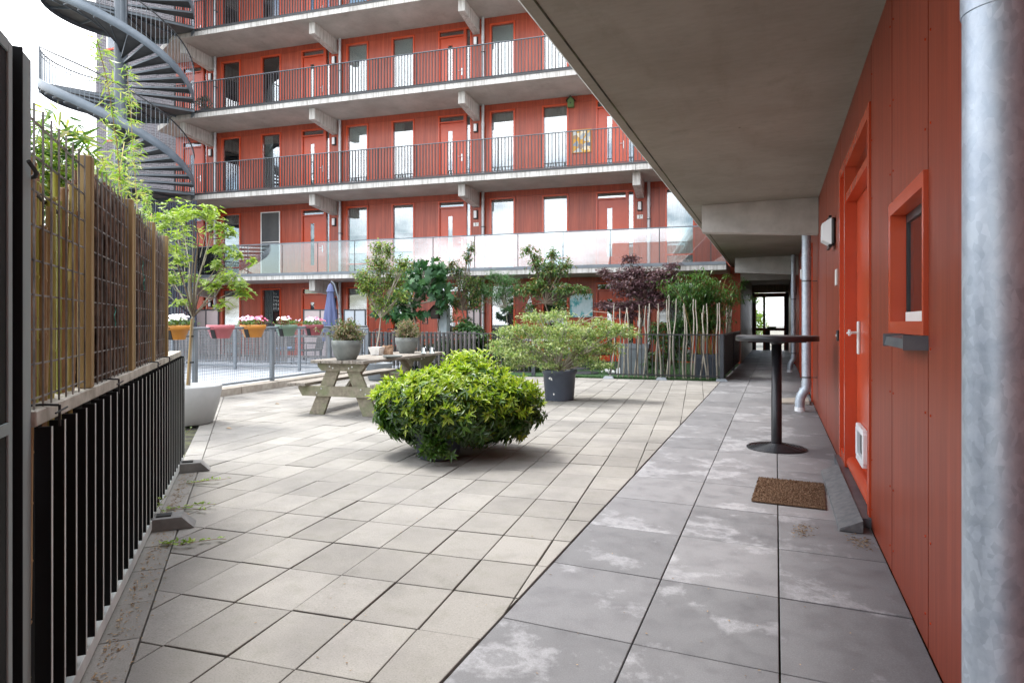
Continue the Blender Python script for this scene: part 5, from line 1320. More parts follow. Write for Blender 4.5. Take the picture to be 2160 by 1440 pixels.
for px, py, rx, rz_, dd, wt in ((350, 470, .16, .13, -.4, .8), (372, 450, .17, .12, .3, .8), (410, 452, .17, .10, -.2, 1), (440, 445, .12, .07, 0, .5), (456, 478, .13, .08, .2, .7), (480, 490, .10, .06, .2, .5), (385, 500, .2, .12, .5, .8), (345, 520, .16, .12, -.2, .7), (372, 545, .13, .08, -.4, .6),
        (470, 530, .16, .07, 0, .8), (500, 540, .07, .05, 0, .25), (455, 560, .08, .05, -.1, .3), (480, 590, .18, .08, .2, 1), (510, 605, .12, .06, .1, .6), (515, 622, .10, .05, .1, .4), (455, 610, .10, .05, 0, .4), (400, 590, .13, .06, .3, .4), (360, 590, .13, .1, 0, .5), (383, 640, .11, .05, -.1, .3), (430, 600, .09, .05, .2, .3), (530, 555, .07, .04, 0, .2), (470, 645, .1, .04, .1, .25), (335, 560, .12, .15, .2, .6), (345, 620, .08, .08, .2, .2)):
    blobs.append((loc2(px, py, dd), (rx*1.45, rx*1.45, rz_*1.9), wt))
lv = Leaves(); r3 = random.Random(18); tot = sum(b_[2] for b_ in blobs)
q = MB()
for c_, r_, wt in blobs:
    for _ in range(int(54*wt)):
        d = rdir(r3); p = c_+Vector((d.x*r_[0], d.y*r_[1], d.z*r_[2]))*r3.uniform(.2, 1.0)
        ax = Vector((d.x*.6, d.y*.6, .8)).normalized()
        n_ = r3.randint(4, 6)
        for j in range(n_):
            a = j*6.283/n_+r3.uniform(-.3, .3); s1 = ax.orthogonal().normalized(); side = s1*math.cos(a)+ax.cross(s1)*math.sin(a)
            L = r3.uniform(.045, .078); lv.add(p, side*.9+ax*r3.uniform(-.1, .45), ax, L*.9, L*.40, ('lance_flat', 'leaf_lime'))
    q.tube([fork.lerp(c_, .55)+rdir(r3)*.03, fork.lerp(c_, .8)+rdir(r3)*.03, c_], [.005, .004, .002], 'bark_pale', n=4)
lv.build('foliage', TEMPS, t); q.build('twigs', t)

# ================================================================ FLOWER POTS ON THE MESH RAILING
def raild(px, s=-7.88):
    u = (px-1080)/1320; d = s/(u*math.cos(TH)-math.sin(TH)); return PD(px, 680, d)
fl = [(368, 'pot_ochre', ['petal_white'], 'ochre yellow flower pot with white blooms, leftmost on the mesh railing', .19),
      (461, 'pot_pink', [], 'empty pink flower pot on the mesh railing', .225),
      (530, 'pot_ochre', ['petal_pink', 'petal_lilac', 'petal_hot'], 'ochre yellow flower pot with pink blooms on the mesh railing', .225),
      (600, 'pot_sage', ['petal_white', 'petal_white', 'petal_pink'], 'sage green flower pot with white blooms on the mesh railing', .215),
      (657, 'pot_plum', ['petal_lilac', 'petal_pink', 'petal_hot'], 'plum red flower pot with lilac blooms, rightmost on the mesh railing', .22)]
for i, (px, mat, fls, lab, R) in enumerate(fl):
    c = raild(px); n_ = toF(c)[1]
    t = thing('flower_pot', lab, 'flower pot', FS(-7.84, n_, 1.0), FROT, 'flower pots on the mesh railing')
    q = MB(); q.lathe([(R*.64, -.02), (R*.66, -.012), (R*.90, .125), (R*.98, .13), (R, .205), (R*.95, .207), (R*.92, .15), (0, .15)], mat, 48); q.build('pot', t)
    q = MB(); q.add([(-.03, -R*1.005, .168), (.05, -R*.985, .168), (.045, -R*.68, -.022), (-.03, -R*.70, -.022), (-.05, -R*.86, .165), (.05, -R*.86, .165), (.045, -R*.56, -.018), (-.03, -R*.56, -.018)],
                    [(0, 1, 2, 3), (7, 6, 5, 4), (0, 4, 5, 1), (1, 5, 6, 2), (2, 6, 7, 3), (3, 7, 4, 0)], 'ink'); q.build('saddle_slot', t)
    if not fls: continue
    r3 = random.Random(40+i); lv = Leaves(); bl_ = Leaves()
    for k in range(260):
        y = r3.uniform(-R*1.15, R*1.15); x = r3.gauss(0, .09); z = .2+r3.uniform(0, .10)*math.sqrt(max(0, 1-(y/(R*1.3))**2))
        dark = (y < 0) if i in (3,) else (y > 0) if i == 2 else False
        lv.add((x, y, z), rdir(r3)+Vector((0, 0, .5)), (0, 0, 1), .055, .022, ('lance', 'leaf_red' if (dark and r3.random() < .7) else 'leaf_mid'))
    for k in range(44 if i != 3 else 30):
        y = r3.uniform(-R*1.2, R*1.2); x = r3.gauss(0, .09)
        if i == 3 and y > .02 and r3.random() < .8: continue
        z = .24+.12*math.sqrt(max(0, 1-(y/(R*1.35))**2))*r3.uniform(.5, 1.1)
        nn = Vector((x*4+.35, y*1.5-.5, .8)); m_ = fls[min(len(fls)-1, int((y/R*.5+.5+r3.gauss(0, .2))*len(fls)))] if len(fls) > 1 else fls[0]
        for j in range(5):
            a = j*1.257+r3.random()*.3; n1 = nn.normalized(); s1 = n1.orthogonal().normalized(); side = s1*math.cos(a)+n1.cross(s1)*math.sin(a)
            bl_.add((x, y, z), side+n1*.2, n1, .028, .026, ('lance_flat', m_))
    lv.build('leaves', TEMPS, t); bl_.build('blooms', TEMPS, t)

# ================================================================ PLANTS AND THINGS ON THE PATIOS
def at(px, py, D): p = PN(px, py, D); return p
def base(px, D): p = PN(px, 680, D); p.z = 0.012 if toF(p)[0] > -7.6 else 0; return p
def mk_local(p0, D):
    return lambda px, py, dd=0: (lambda v: Vector((v.dot(SX), v.dot(NX), v.z)))(PN(px, py, D+dd)-p0)
def patio_tree(nm_, label, px, D, tr_pts, blobs, seed, twigs, per, L, W, temp, mats, **kw):
    p0 = base(px, D); t = thing(nm_, label, kw.pop('cat', 'tree'), p0, FROT); L_ = mk_local(p0, D)
    bark = kw.pop('bark', 'bark'); pts = [L_(a, b) for a, b in tr_pts]; r0 = kw.pop('tr', .025)
    trunk(t, pts, [r0*(1-.45*i/(len(pts)-1)) for i in range(len(pts))], bark)
    bl = [(L_(x, y, dd), (rx*1.15, rx, rz_*1.2), wt) for x, y, rx, rz_, dd, wt in blobs]
    crown(t, bl, random.Random(seed), twigs, per, L, W, temp, mats, root=pts[-1], bark=bark, **kw)
    return t
# tree in the round grey planter behind the picnic table
p0 = base(800, 12.2)
t = thing('round_planter', 'low round grey planter half hidden behind the picnic table', 'planter', p0)
q = MB(); q.lathe([(.22, .0), (.24, .02), (.29, .34), (.30, .36), (.275, .36), (.26, .3), (0, .3)], 'planter_grey', 36); q.build('planter', t)
p0b = Vector((p0.x, p0.y, 0))
patio_tree('slender_tree', 'slender light green tree growing from the round grey planter behind the picnic table', 800, 12.2, [(792, 770), (794, 735), (800, 700), (803, 670)],
    [(805, 640, .25, .25, 0, 1), (790, 600, .3, .22, 0, 1), (830, 590, .25, .22, .2, 1), (800, 560, .24, .2, 0, 1), (765, 585, .18, .1, 0, .5), (850, 560, .2, .14, 0, .6), (795, 525, .12, .14, 0, .4), (820, 530, .1, .15, 0, .35), (770, 610, .15, .1, -.1, .4), (845, 625, .2, .12, 0, .5)],
    51, 1150, 5, .06, .028, 'lance', ['leaf_mid', 'leaf_autumn', 'leaf_lime'], twig_len=.2, up=.5, shell=.1, limb_r=.012, limbs=60, tr=.02, bark='bark_pale', name='foliage')
patio_tree('fig_tree', 'fig tree with large dark lobed leaves behind the bar railing', 884, 14.9, [(888, 800), (886, 740), (882, 700), (872, 668), (868, 645)],
    [(870, 610, .45, .35, 0, 1.2), (915, 600, .4, .35, 0, 1.1), (835, 640, .35, .28, 0, .8), (900, 570, .4, .22, .1, .9), (940, 625, .25, .25, 0, .5), (870, 665, .4, .18, -.1, .6), (820, 660, .25, .12, 0, .35), (930, 570, .2, .12, 0, .3), (800, 655, .12, .15, 0, .15)],
    52, 165, 3, .23, .19, 'fig', ['leaf_fig'], twig_len=.25, up=.2, shell=.2, limb_r=.02, limbs=26, tr=.035, bark='bark_pale', hang=.25, nup=.55, name='foliage')
patio_tree('small_leaved_tree', 'airy tree with small olive green leaves and tall thin shoots, right of the fig', 985, 15.3, [(982, 790), (984, 730), (985, 690), (975, 655)],
    [(960, 640, .25, .25, 0, 1), (985, 605, .35, .25, 0, 1.2), (1000, 640, .22, .18, 0, .8), (965, 575, .2, .25, 0, .8), (950, 560, .12, .12, 0, .3), (985, 545, .08, .15, 0, .35), (995, 525, .08, .08, 0, .25), (1010, 600, .14, .12, 0, .4), (935, 600, .15, .15, 0, .4)],
    53, 560, 5, .075, .03, 'lance', ['leaf_mid', 'leaf_dark', 'leaf_autumn'], twig_len=.22, up=.5, shell=.1, limb_r=.014, limbs=60, tr=.03, name='foliage')
patio_tree('round_topped_tree', 'round topped little tree of fine feathery green leaves on a thin stem', 1066, 15.6, [(1070, 790), (1071, 730), (1070, 680), (1066, 652)],
    [(1055, 620, .38, .28, 0, 1.5), (1020, 615, .25, .2, 0, .8), (1080, 610, .3, .25, 0, 1), (1060, 590, .35, .16, 0, .8), (1000, 625, .14, .14, 0, .4), (1070, 650, .2, .1, 0, .3), (1040, 580, .2, .1, 0, .3)],
    54, 1500, 5, .045, .016, 'lance', ['leaf_fine'], twig_len=.2, up=.4, shell=.05, limb_r=.008, limbs=50, tr=.014, bark='bark_pale', name='foliage')
patio_tree('young_tree', 'young tree with drooping green and yellowing leaves in front of the dark window', 1160, 15.5, [(1164, 800), (1163, 740), (1161, 700), (1158, 668), (1150, 640)],
    [(1150, 600, .42, .18, 0, 1.2), (1115, 610, .3, .14, 0, .7), (1195, 610, .35, .13, 0, .8), (1160, 570, .3, .2, 0, 1), (1130, 550, .16, .2, 0, .5), (1115, 525, .14, .1, 0, .25), (1165, 535, .14, .12, 0, .35), (1190, 560, .2, .16, 0, .5), (1230, 610, .15, .06, 0, .25), (1185, 640, .18, .08, 0, .3), (1120, 645, .15, .06, 0, .2)],
    55, 640, 5, .10, .034, 'lance', ['leaf_mid', 'leaf_mid', 'leaf_autumn'], twig_len=.26, up=.2, shell=.1, limb_r=.018, limbs=60, tr=.032, hang=.3, bark='bark', name='foliage')
# purple maple in its big planter
def taper_pot(name, label, px, D, w, h, mat='planter_grey', rim=.10):
    p = base(px, D); t = thing(name, label, 'planter', p, FROT)
    q = MB(); a, b2 = w/2*.80, w/2; z1 = h-rim; i_ = b2*.93
    def sq(r, z): return [(-r, -r, z), (r, -r, z), (r, r, z), (-r, r, z)]
    rings = [sq(a, 0), sq(b2*.96, z1), sq(b2, z1+.004), sq(b2*1.02, h), sq(i_, h), sq(i_*.95, h-.09)]
    vs = [v for r in rings for v in r]; fs = [(3, 2, 1, 0), (20, 21, 22, 23)]
    for k in range(5): fs += [(4*k+i, 4*k+(i+1) % 4, 4*k+4+(i+1) % 4, 4*k+4+i) for i in range(4)]
    q.add(vs, fs, mat); q.build('planter', t); return t
taper_pot('square_planter', 'large square grey planter behind the railing under the purple maple', 1338, 15.2, .72, .72)
taper_pot('square_planter', 'dark grey planter at the right end of the railing under the bamboo', 1490, 15.0, .62, .52, mat='pot_slate')
patio_tree('purple_maple', 'purple leaved maple with layered branches above the stick screen', 1350, 15.3, [(1352, 740), (1350, 700), (1356, 665), (1350, 635)],
    [(1330, 600, .55, .11, 0, 1.4), (1370, 590, .6, .12, .1, 1.4), (1310, 645, .5, .10, 0, 1.3), (1370, 640, .5, .10, 0, 1.2), (1340, 572, .35, .10, 0, .8), (1400, 575, .35, .10, 0, .7), (1330, 545, .2, .09, 0, .35), (1300, 580, .3, .07, 0, .5), (1275, 640, .2, .05, 0, .3), (1400, 620, .3, .10, 0, .7), (1420, 560, .2, .06, 0, .3), (1275, 570, .16, .04, 0, .2), (1330, 665, .35, .06, 0, .5), (1345, 620, .5, .1, .1, .9)],
    56, 2300, 5, .075, .062, 'lace', ['leaf_purple'], twig_len=.2, up=.1, shell=.1, limb_r=.02, limbs=60, tr=.03, flat=True, hang=.25, name='foliage')
# bamboo clump
p0 = base(1485, 15.0); t = thing('bamboo', 'green bamboo clump rising over the right end of the stick screen', 'bamboo', p0, FROT); L_ = mk_local(p0, 15.0)
r3 = random.Random(61); q = MB(); lv = Leaves()
for k in range(34):
    bx = r3.gauss(0, .14); by = r3.gauss(0, .14); ex = bx+r3.gauss(-.02, .38); ey = by+r3.gauss(0, .25); H = r3.uniform(1.9, 2.45)
    pts = [(bx, by, .45), (bx+(ex-bx)*.15, by, 1.1), (bx+(ex-bx)*.45, by+(ey-by)*.4, 1.7), (ex, ey, H-.1*abs(ex-bx))]
    q.tube(pts, [.009, .008, .006, .003], 'cane', n=5)
    for j in range(64):
        f = r3.uniform(.30, 1.05); z = .45+(H-.45)*f; i_ = min(2, int(f*3)); a, b2 = Vector(pts[i_]), Vector(pts[i_+1]); p = a.lerp(b2, f*3-i_ if f < 1 else 1)+Vector((r3.gauss(0, .14), r3.gauss(0, .14), r3.gauss(0, .06)))
        for m_ in range(4):
            d = rdir(r3); d.z = -abs(d.z)*.5+.1; Lf = r3.uniform(.10, .17); lv.add(p, d, (0, 0, 1), Lf, Lf*.13, ('blade', 'leaf_bamboo_dark'))
q.build('culms', t); lv.build('foliage', TEMPS, t)
# birch stick screen
t = thing('stick_screen', 'row of pale crooked birch sticks standing behind the dark bar railing', 'stick screen', FS(sN(1283, NF+.09), NF+.09), FROT)
spx = [1290, 1306, 1313, 1327, 1340, 1347, 1358, 1365, 1384, 1393, 1408, 1413, 1422, 1443, 1449, 1460, 1466, 1479, 1490, 1494, 1512, 1521]
stop = [640, 650, 652, 648, 655, 642, 645, 640, 640, 655, 622, 632, 630, 645, 640, 630, 632, 644, 660, 640, 640, 638]
s_0 = sN(1283, NF+.09)
for k, (px, py) in enumerate(zip(spx, stop)):
    x = sN(px, NF+.09)-s_0; top = zN(px, py, NF+.09); q = MB(); pts = []; rs = []; n_ = 9; ph = r3.uniform(0, 6); am = r3.uniform(.012, .035); ln = r3.gauss(0, .05)
    for i in range(n_):
        f = i/(n_-1); pts.append((x+am*math.sin(ph+f*r3.uniform(5, 7))+ln*f, .02*math.sin(ph*2+f*5), .015+f*(top-.015))); rs.append(.0185-.007*f+r3.gauss(0, .0008))
    q.tube(pts, rs, 'birch', n=8); q.build('stick', t)
t = thing('stick_bundle', 'bundle of grey white sticks leaning along the walkway side of the patio railing', 'sticks', (-1.06, 15.6, 0))
for k in range(11):
    q = MB(); y = k*.2; a = r3.gauss(0, .05); q.tube([(-.02, y, .02), (-.05+a*.3, y+.05, .9), (-.03+a, y+r3.gauss(.0, .15), 1.55+r3.uniform(-.1, .15))], [.018, .016, .011], 'birch', n=6); q.build('stick', t)
# dark evergreen shrub mass between the trees
def shrub(label, px, D, blobs, seed, n, L, W, mats, temp='lance', name='shrub'):
    p0 = base(px, D); t = thing(name, label, 'shrub', p0, FROT); L_ = mk_local(p0, D)
    bl = [(L_(x, y, dd), (rx, rx*.8, rz_), wt) for x, y, rx, rz_, dd, wt in blobs]
    crown(t, bl, random.Random(seed), n, 6, L, W, temp, mats, twig_len=.22, up=.5, shell=.2, root=(0, 0, .03), limb_r=.012, limbs=24, name='foliage', hang=.3); return t
shrub('bright green shrub peeping over the bar railing below the round topped tree', 988, 15.0, [(985, 695, .35, .2, 0, 1), (1000, 720, .5, .3, 0, 1), (960, 740, .4, .35, 0, 1), (1020, 750, .4, .35, 0, .8)], 71, 480, .12, .045, ['leaf_fine', 'leaf_dark', 'leaf_mid'])
shrub('dark green shrub behind the bar railing under the fig tree', 925, 15.2, [(915, 745, .5, .4, 0, 1), (880, 760, .3, .3, 0, .6), (940, 770, .3, .3, 0, .6)], 72, 330, .12, .045, ['leaf_dark'])
shrub('dark shrub behind the potted lace leaf maple', 1100, 15.3, [(1095, 745, .55, .4, 0, 1), (1060, 765, .3, .3, 0, .5), (1130, 765, .3, .25, 0, .5)], 73, 420, .09, .035, ['leaf_dark', 'leaf_dark', 'leaf_red'])
shrub('dark spreading shrub behind the middle of the stick screen', 1405, 14.9, [(1400, 700, .35, .3, 0, 1), (1420, 740, .4, .4, 0, 1), (1440, 690, .3, .3, .1, .8), (1380, 760, .3, .25, 0, .5)], 74, 500, .12, .025, ['leaf_dark', 'leaf_bamboo_dark'], temp='blade')
# closed parasol
p0 = base(697, 15.0); t = thing('parasol', 'closed blue cantilever parasol standing behind the mesh railing', 'parasol', p0, FROT)
q = MB(); vs = []; N = 28; prof = [(.05, 2.28), (.10, 2.12), (.085, 2.10), (.10, 1.9), (.15, 1.5), (.19, 1.1), (.20, .75)]
for r, z in prof:
    for j in range(N):
        a = j*6.2832/N; rr_ = r*(1+.22*math.cos(a*7+z)*min(1, (2.3-z)*1.2)); vs.append((rr_*math.cos(a), rr_*math.sin(a), z))
q.add(vs, [(i*N+j, i*N+(j+1) % N, (i+1)*N+(j+1) % N, (i+1)*N+j) for i in range(len(prof)-1) for j in range(N)], 'parasol_cloth', True)
q.lathe([(.115, 2.09), (.06, 2.27), (.0, 2.33)], 'parasol_cloth', 14); q.build('canopy', t)
q = MB(); q.tube([(.02, 0, 2.38), (.10, .02, 2.30), (.20, .05, 1.95), (.27, .08, 1.45), (.30, .1, .06)], .022, 'rail_grey', n=8); q.box(.1, .5, -.1, .3, .0, .06, 'dark_metal'); q.build('mast', t)
# bird feeder on a post, hanging lantern, pale column, plant shelf
p = at(921, 660, 15.0); p.z = zN(921, 662, 15.0); birdbox(p, FROT, 'dark wooden bird feeder house on a thin post beside the fig tree', mat='bird_wood', sc=1.3)
p0 = base(925, 15.05); t = thing('feeder_post', 'thin crooked post carrying the dark bird feeder', 'post', p0, FROT); q = MB(); q.tube([(0, 0, 0), (.01, 0, .8), (-.02, 0, 1.2), (0, 0, zN(921, 662, 15.0)-.175)], .016, 'bark', n=6); q.build('pole', t)
cz = zN(936, 645, 15.4); t = thing('pale_column', 'pale blue boxed column between the fig tree and the plant shelf', 'column', base(936, 15.4), FROT)
q = MB(); q.box(-.13, .13, -.13, .13, 0, cz, 'pale_blue_panel', b=.008); q.build('column', t)
t = thing('plant_shelf', 'dark wall shelf holding small pots, right of the pale blue column', 'shelf', base(970, 16.6), FROT)
q = MB(); q.box(-.32, .45, -.12, .12, 1.10, 1.125, 'dark_metal'); q.box(-.32, .45, -.12, .12, .6, .625, 'dark_metal'); q.box(-.32, -.30, -.12, .12, 0, 1.10, 'dark_metal'); q.box(.43, .45, -.12, .12, 0, 1.10, 'dark_metal'); q.build('frame', t)
shelf_p = toF(base(970, 16.6))
for i, (dx, m_, lab) in enumerate(((-.2, 'white_lamp', 'small white pot with a spiky plant at the left of the shelf'), (.0, 'white_plate', 'small square white pot in the middle of the shelf'), (.25, 'pot_slate', 'dark little pot at the right of the shelf'))):
    tt = thing('shelf_pot', lab, 'flower pot', FS(shelf_p[0]+dx, shelf_p[1], 1.126), FROT)
    q = MB(); q.lathe([(.05, 0), (.065, .13), (.06, .13), (.05, .11), (0, .11)], m_, 18); q.build('pot', tt)
    if i == 1:
        o = link('digits', text_mesh('55', .07, 'ink'), tt, (0, -.066, .06)); o.rotation_euler = (math.pi/2, 0, 0)
    crown(tt, [((0, 0, .2), (.09, .09, .1), 1)], random.Random(80+i), 24, 4, .09, .02, 'blade', ['leaf_dark'], twig_len=.05, name='foliage', up=.8)
t = thing('hanging_lantern', 'small glass lantern hanging from a hook right of the fig trunk', 'lantern', at(897, 683, 15.1), FROT)
q = MB(); q.lathe([(.075, 0), (.08, .03), (.075, .25), (.04, .30), (.04, .33)], 'clear_glass', 20); q.build('jar', t)
q = MB(); q.lathe([(.0, -.006), (.08, -.006), (.08, 0), (.0, 0)], 'dark_metal', 20); q.tube([(.08*math.cos(a), .08*math.sin(a), 0) for a in (0, .01)]+[(0.03, 0, .33), (0, 0, .40), (-.03, 0, .33), (-.08, 0, 0)], .005, 'dark_metal', n=5); q.tube([(0, 0, .40), (-.1, 0, .46), (-.14, 0, .3), (-.14, 0, -.7)], .006, 'dark_metal', n=5); q.build('hook_frame', t)
# picture, sailing boat ornament, lanterns, table things on the patio wall
pc = at(1226, 644, DW-.05); t = thing('canvas_picture', 'pale turquoise and white canvas picture on the red ground floor wall', 'picture', FS(toF(pc)[0], DW-.026, pc.z), FROT)
q = MB(); q.box(-.37, .37, -.035, 0, -.38, .38, 'art_blue'); q.build('canvas', t)
p = at(1114, 652, 19.6); t = thing('model_sailboat', 'grey model sailing boat on a small wall bracket', 'ornament', FS(toF(p)[0], 19.75, p.z), FROT)
q = MB(); q.add([(-.14, 0, 0), (.14, 0, 0), (.02, 0, .46)], [(0, 1, 2)], 'white_paint'); q.add([(-.14, .012, 0), (.14, .012, 0), (.02, .012, .46)], [(2, 1, 0)], 'white_paint'); q.build('sails', t)
q = MB(); q.tube([(.02, .006, -.08), (.02, .006, .5)], .006, 'bark', n=5); q.build('mast', t)
q = MB(); q.add([(-.16, -.03, -.03), (.16, -.03, -.03), (.1, -.02, -.1), (-.12, -.02, -.1), (-.16, .03, -.03), (.16, .03, -.03), (.1, .02, -.1), (-.12, .02, -.1)], [(0, 3, 2, 1), (4, 5, 6, 7), (0, 1, 5, 4), (1, 2, 6, 5), (2, 3, 7, 6), (3, 0, 4, 7)], 'pot_grey'); q.build('hull', t)
t2 = thing('wall_bracket', 'small brown wall bracket under the model sailing boat', 'bracket', FS(toF(p)[0], 19.85, p.z-.11), FROT)
q = MB(); q.box(-.28, .28, -.12, .26, -.03, -.0, 'timber_post'); q.box(-.24, -.2, -.08, .26, -.16, -.03, 'timber_post'); q.box(.2, .24, -.08, .26, -.16, -.03, 'timber_post'); q.build('bracket', t2)
for px, py, lab, s_ in ((1403, 664, 'white domed garden lantern seen between the birch sticks', 1.0), (1352, 672, 'smaller white lantern hanging left of the domed lantern', .6)):
    t = thing('garden_lantern', lab, 'lantern', at(px, py+16, 15.4), FROT)
    q = MB(); q.lathe([(.13*s_, 0), (.14*s_, .02*s_), (.14*s_, .16*s_), (.16*s_, .17*s_), (.11*s_, .27*s_), (.02*s_, .33*s_), (.015*s_, .36*s_), (0, .40*s_)], 'white_lamp', 20); q.build('shade', t)
    q = MB(); q.tube([(0, 0, -1.0), (0, 0, -.001)], .008, 'dark_metal', n=5); q.build('stake', t)
t = thing('garden_table', 'pale grey garden table behind the potted maple', 'table', base(1155, 17.4), FROT)
q = MB(); q.box(-.75, .75, -.35, .35, .72, .76, 'white_paint'); q.build('table_top', t)
for a in (-.68, .68):
    for b2 in (-.3, .3): q = MB(); q.box(a-.025, a+.025, b2-.025, b2+.025, 0, .72, 'pale_pipe'); q.build('leg', t)
def gchair(px, D, rz, lab, mat='rattan', cush=None):
    t = thing('garden_chair', lab, 'chair', base(px, D), FROT+rz)
    q = MB(); q.box(-.27, .27, -.25, .27, .38, .43, mat, b=.01); q.build('seat', t)
    q = MB(); q.add([(-.27, .24, .43), (.27, .24, .43), (.27, .28, .43), (-.27, .28, .43), (-.25, .34, .9), (.25, .34, .9), (.25, .38, .9), (-.25, .38, .9)], [(3, 2, 1, 0), (4, 5, 6, 7), (0, 1, 5, 4), (1, 2, 6, 5), (2, 3, 7, 6), (3, 0, 4, 7)], mat); q.build('backrest', t)
    for a in (-.24, .24):
        for b2 in (-.22, .24): q = MB(); q.tube([(a, b2, 0), (a, b2, .38)], .016, 'dark_metal', n=6); q.build('leg', t)
        q = MB(); q.tube([(a*1.12, .27, .62), (a*1.12, -.22, .62), (a*1.12, -.24, .38)], .016, mat, n=6); q.build('armrest', t)
    if cush: q = MB(); q.box(-.24, .24, -.22, .22, .432, .50, cush, b=.025); q.build('cushion', t)
gchair(600, 16.3, .5, 'dark rattan garden chair with a pale blue cushion behind the mesh railing', cush='cushion_blue')
gchair(655, 16.6, -.6, 'dark garden chair beside the closed parasol, behind the mesh railing')
gchair(1262, 16.6, 2.4, 'black garden chair at the patio opening, left of the big square planter', mat='black_plastic')
# stepping stones on the turf
for px, py, sx_, lab in ((1232, 788, .34, 'dark round stepping stone nearest the paving'), (1218, 779, .33, 'dark round stepping stone second from the paving'), (1235, 771, .33, 'dark round stepping stone third from the paving'), (1262, 765, .34, 'dark round stepping stone farthest from the paving')):
    p = PG(px, py); t = thing('stepping_stone', lab, 'stepping stone', (p.x, p.y, .012), 0, 'stepping stones on the turf')
    q = MB(); q.lathe([(.36, 0), (.36, .02), (.345, .03), (0, .032)], 'step_stone', 32); q.build('stone', t)
t = thing('pebble_heap', 'small heap of white pebbles at the left foot of the stick screen railing', 'pebbles', PG(1287, 790)+NX*.35)
q = MB()
for k in range(22):
    bm = bmesh.new(); bmesh.ops.create_icosphere(bm, subdivisions=1, radius=r3.uniform(.025, .05)); q.addbm(bm, 'white_paint', True, Matrix.Translation((r3.gauss(0, .14), r3.gauss(0, .07), .03+abs(r3.gauss(0, .025))))@Matrix.Diagonal((1, 1, .7, 1)))
struct(q.build('pebbles', t), 'stuff')
t = thing('candle_block', 'small white square candle holder by the white pebbles', 'candle holder', FS(*toF(PG(1302, 792)+NX*.4)[:2], .012), FROT)
q = MB(); q.box(-.06, .06, -.06, .06, 0, .13, 'white_lamp', b=.01); q.build('block', t)
q = MB(); q.lathe([(.035, .131), (.035, .15), (0, .152)], 'white_paint', 16); q.build('candle', t)
# bicycles leaning behind the railing
def bicycle(px, D, rz, lab):
    t = thing('bicycle', lab, 'bicycle', base(px, D), FROT+rz)
    for x in (-.52, .52):
        q = MB(); N = 28; ring = [(x+.33*math.cos(a*6.2832/N), 0, .345+.33*math.sin(a*6.2832/N)) for a in range(N+1)]; q.tube(ring, .016, 'black_plastic', n=6, caps=False)
        w_ = q.build('wheel', t); q = MB()
        for a in range(12): q.tube([(x, 0, .345), (x+.32*math.cos(a*.5236), 0, .345+.32*math.sin(a*.5236))], .0015, 'brushed_alu', n=3)
        q.build('spokes', w_)
    q = MB(); 
    for a, b2 in (((-.52, 0, .345), (-.05, 0, .32)), ((-.05, 0, .32), (-.18, 0, .88)), ((-.52, 0, .345), (-.16, 0, .80)), ((-.05, 0, .32), (.38, 0, .78)), ((-.16, 0, .80), (.38, 0, .85)), ((.34, 0, .98), (.52, 0, .345))): q.tube([a, b2], .015, 'screen_navy', n=7)
    q.build('frame', t)
    q = MB(); q.tube([(.25, -.28, 1.0), (.33, -.2, 1.05), (.34, 0, 1.05), (.33, .2, 1.05), (.25, .28, 1.0)], .012, 'dark_metal', n=6); q.build('handlebar', t)
    q = MB(); q.add([(-.30, -.08, .92), (-.30, .08, .92), (-.05, .02, .93), (-.05, -.02, .93), (-.28, -.06, .88), (-.28, .06, .88), (-.07, .01, .9), (-.07, -.01, .9)], [(0, 3, 2, 1), (4, 5, 6, 7), (0, 1, 5, 4), (1, 2, 6, 5), (2, 3, 7, 6), (3, 0, 4, 7)], 'black_plastic'); q.build('saddle', t)
bicycle(778, 17.0, .15, 'bicycle parked behind the railing, left of the fig tree')
bicycle(845, 17.3, 2.9, 'bicycle parked nearer the fig trunk behind the railing')

# ================================================================ BAMBOO, SHRUBS AND WEEDS AROUND THE FOREGROUND FENCE
GN = -FNrm
def gpos(px, py, back=.5):
    """a point 'back' metres behind the fence line, seen at px, py"""
    u = (px-1080)/1320; ray = RT*u+FW; d = (FO.dot(GN)+back)/ray.dot(GN); return PD(px, py, d)
t0 = gpos(225, 900, .55); t0.z = 0
t = thing('tall_bamboo', 'tall arching bamboo with yellow green leaves rising behind the reed screen', 'bamboo', t0)
q = MB(); lv = Leaves(); r3 = random.Random(90)
def gl(px, py, back): return gpos(px, py, back)-t0
stems = [[(262, 560, .6), (258, 430, .6), (246, 300, .6), (228, 180, .6), (205, 85, .6)], [(285, 600, .8), (290, 450, .8), (282, 330, .8), (275, 230, .8), (268, 150, .8)], [(240, 600, .5), (243, 480, .5), (232, 400, .5), (215, 330, .5)], [(330, 600, 1.0), (322, 520, 1.0), (310, 430, 1.0), (298, 380, 1.0)], [(300, 600, .7), (310, 500, .7), (320, 450, .7)], [(262, 500, .6), (250, 380, .6), (262, 300, .7)]]
for si, stm in enumerate(stems):
    P = [gl(*stm[0])]; P[0].z = 0; P += [gl(*x) for x in stm]; q.tube(P, [.008]+[.007-.005*i/len(stm) for i in range(len(stm))], 'cane', n=6)
    P = P[1:]
    for j in range([92, 120, 70, 90, 46, 60][si]):
        f = r3.random()*(len(P)-1); i_ = int(f); p = P[i_].lerp(P[i_+1], f-i_)+Vector((r3.gauss(0, .045), r3.gauss(0, .045), r3.gauss(0, .04)))
        for m_ in range(r3.randint(3, 6)):
            d = rdir(r3); d.z = d.z*.5-.15; L = r3.uniform(.05, .12); lv.add(p, d, rdir(r3)+Vector((0, 0, .6)), L, L*.13, ('blade', 'leaf_bamboo'))
q.build('culms', t); lv.build('foliage', TEMPS, t)
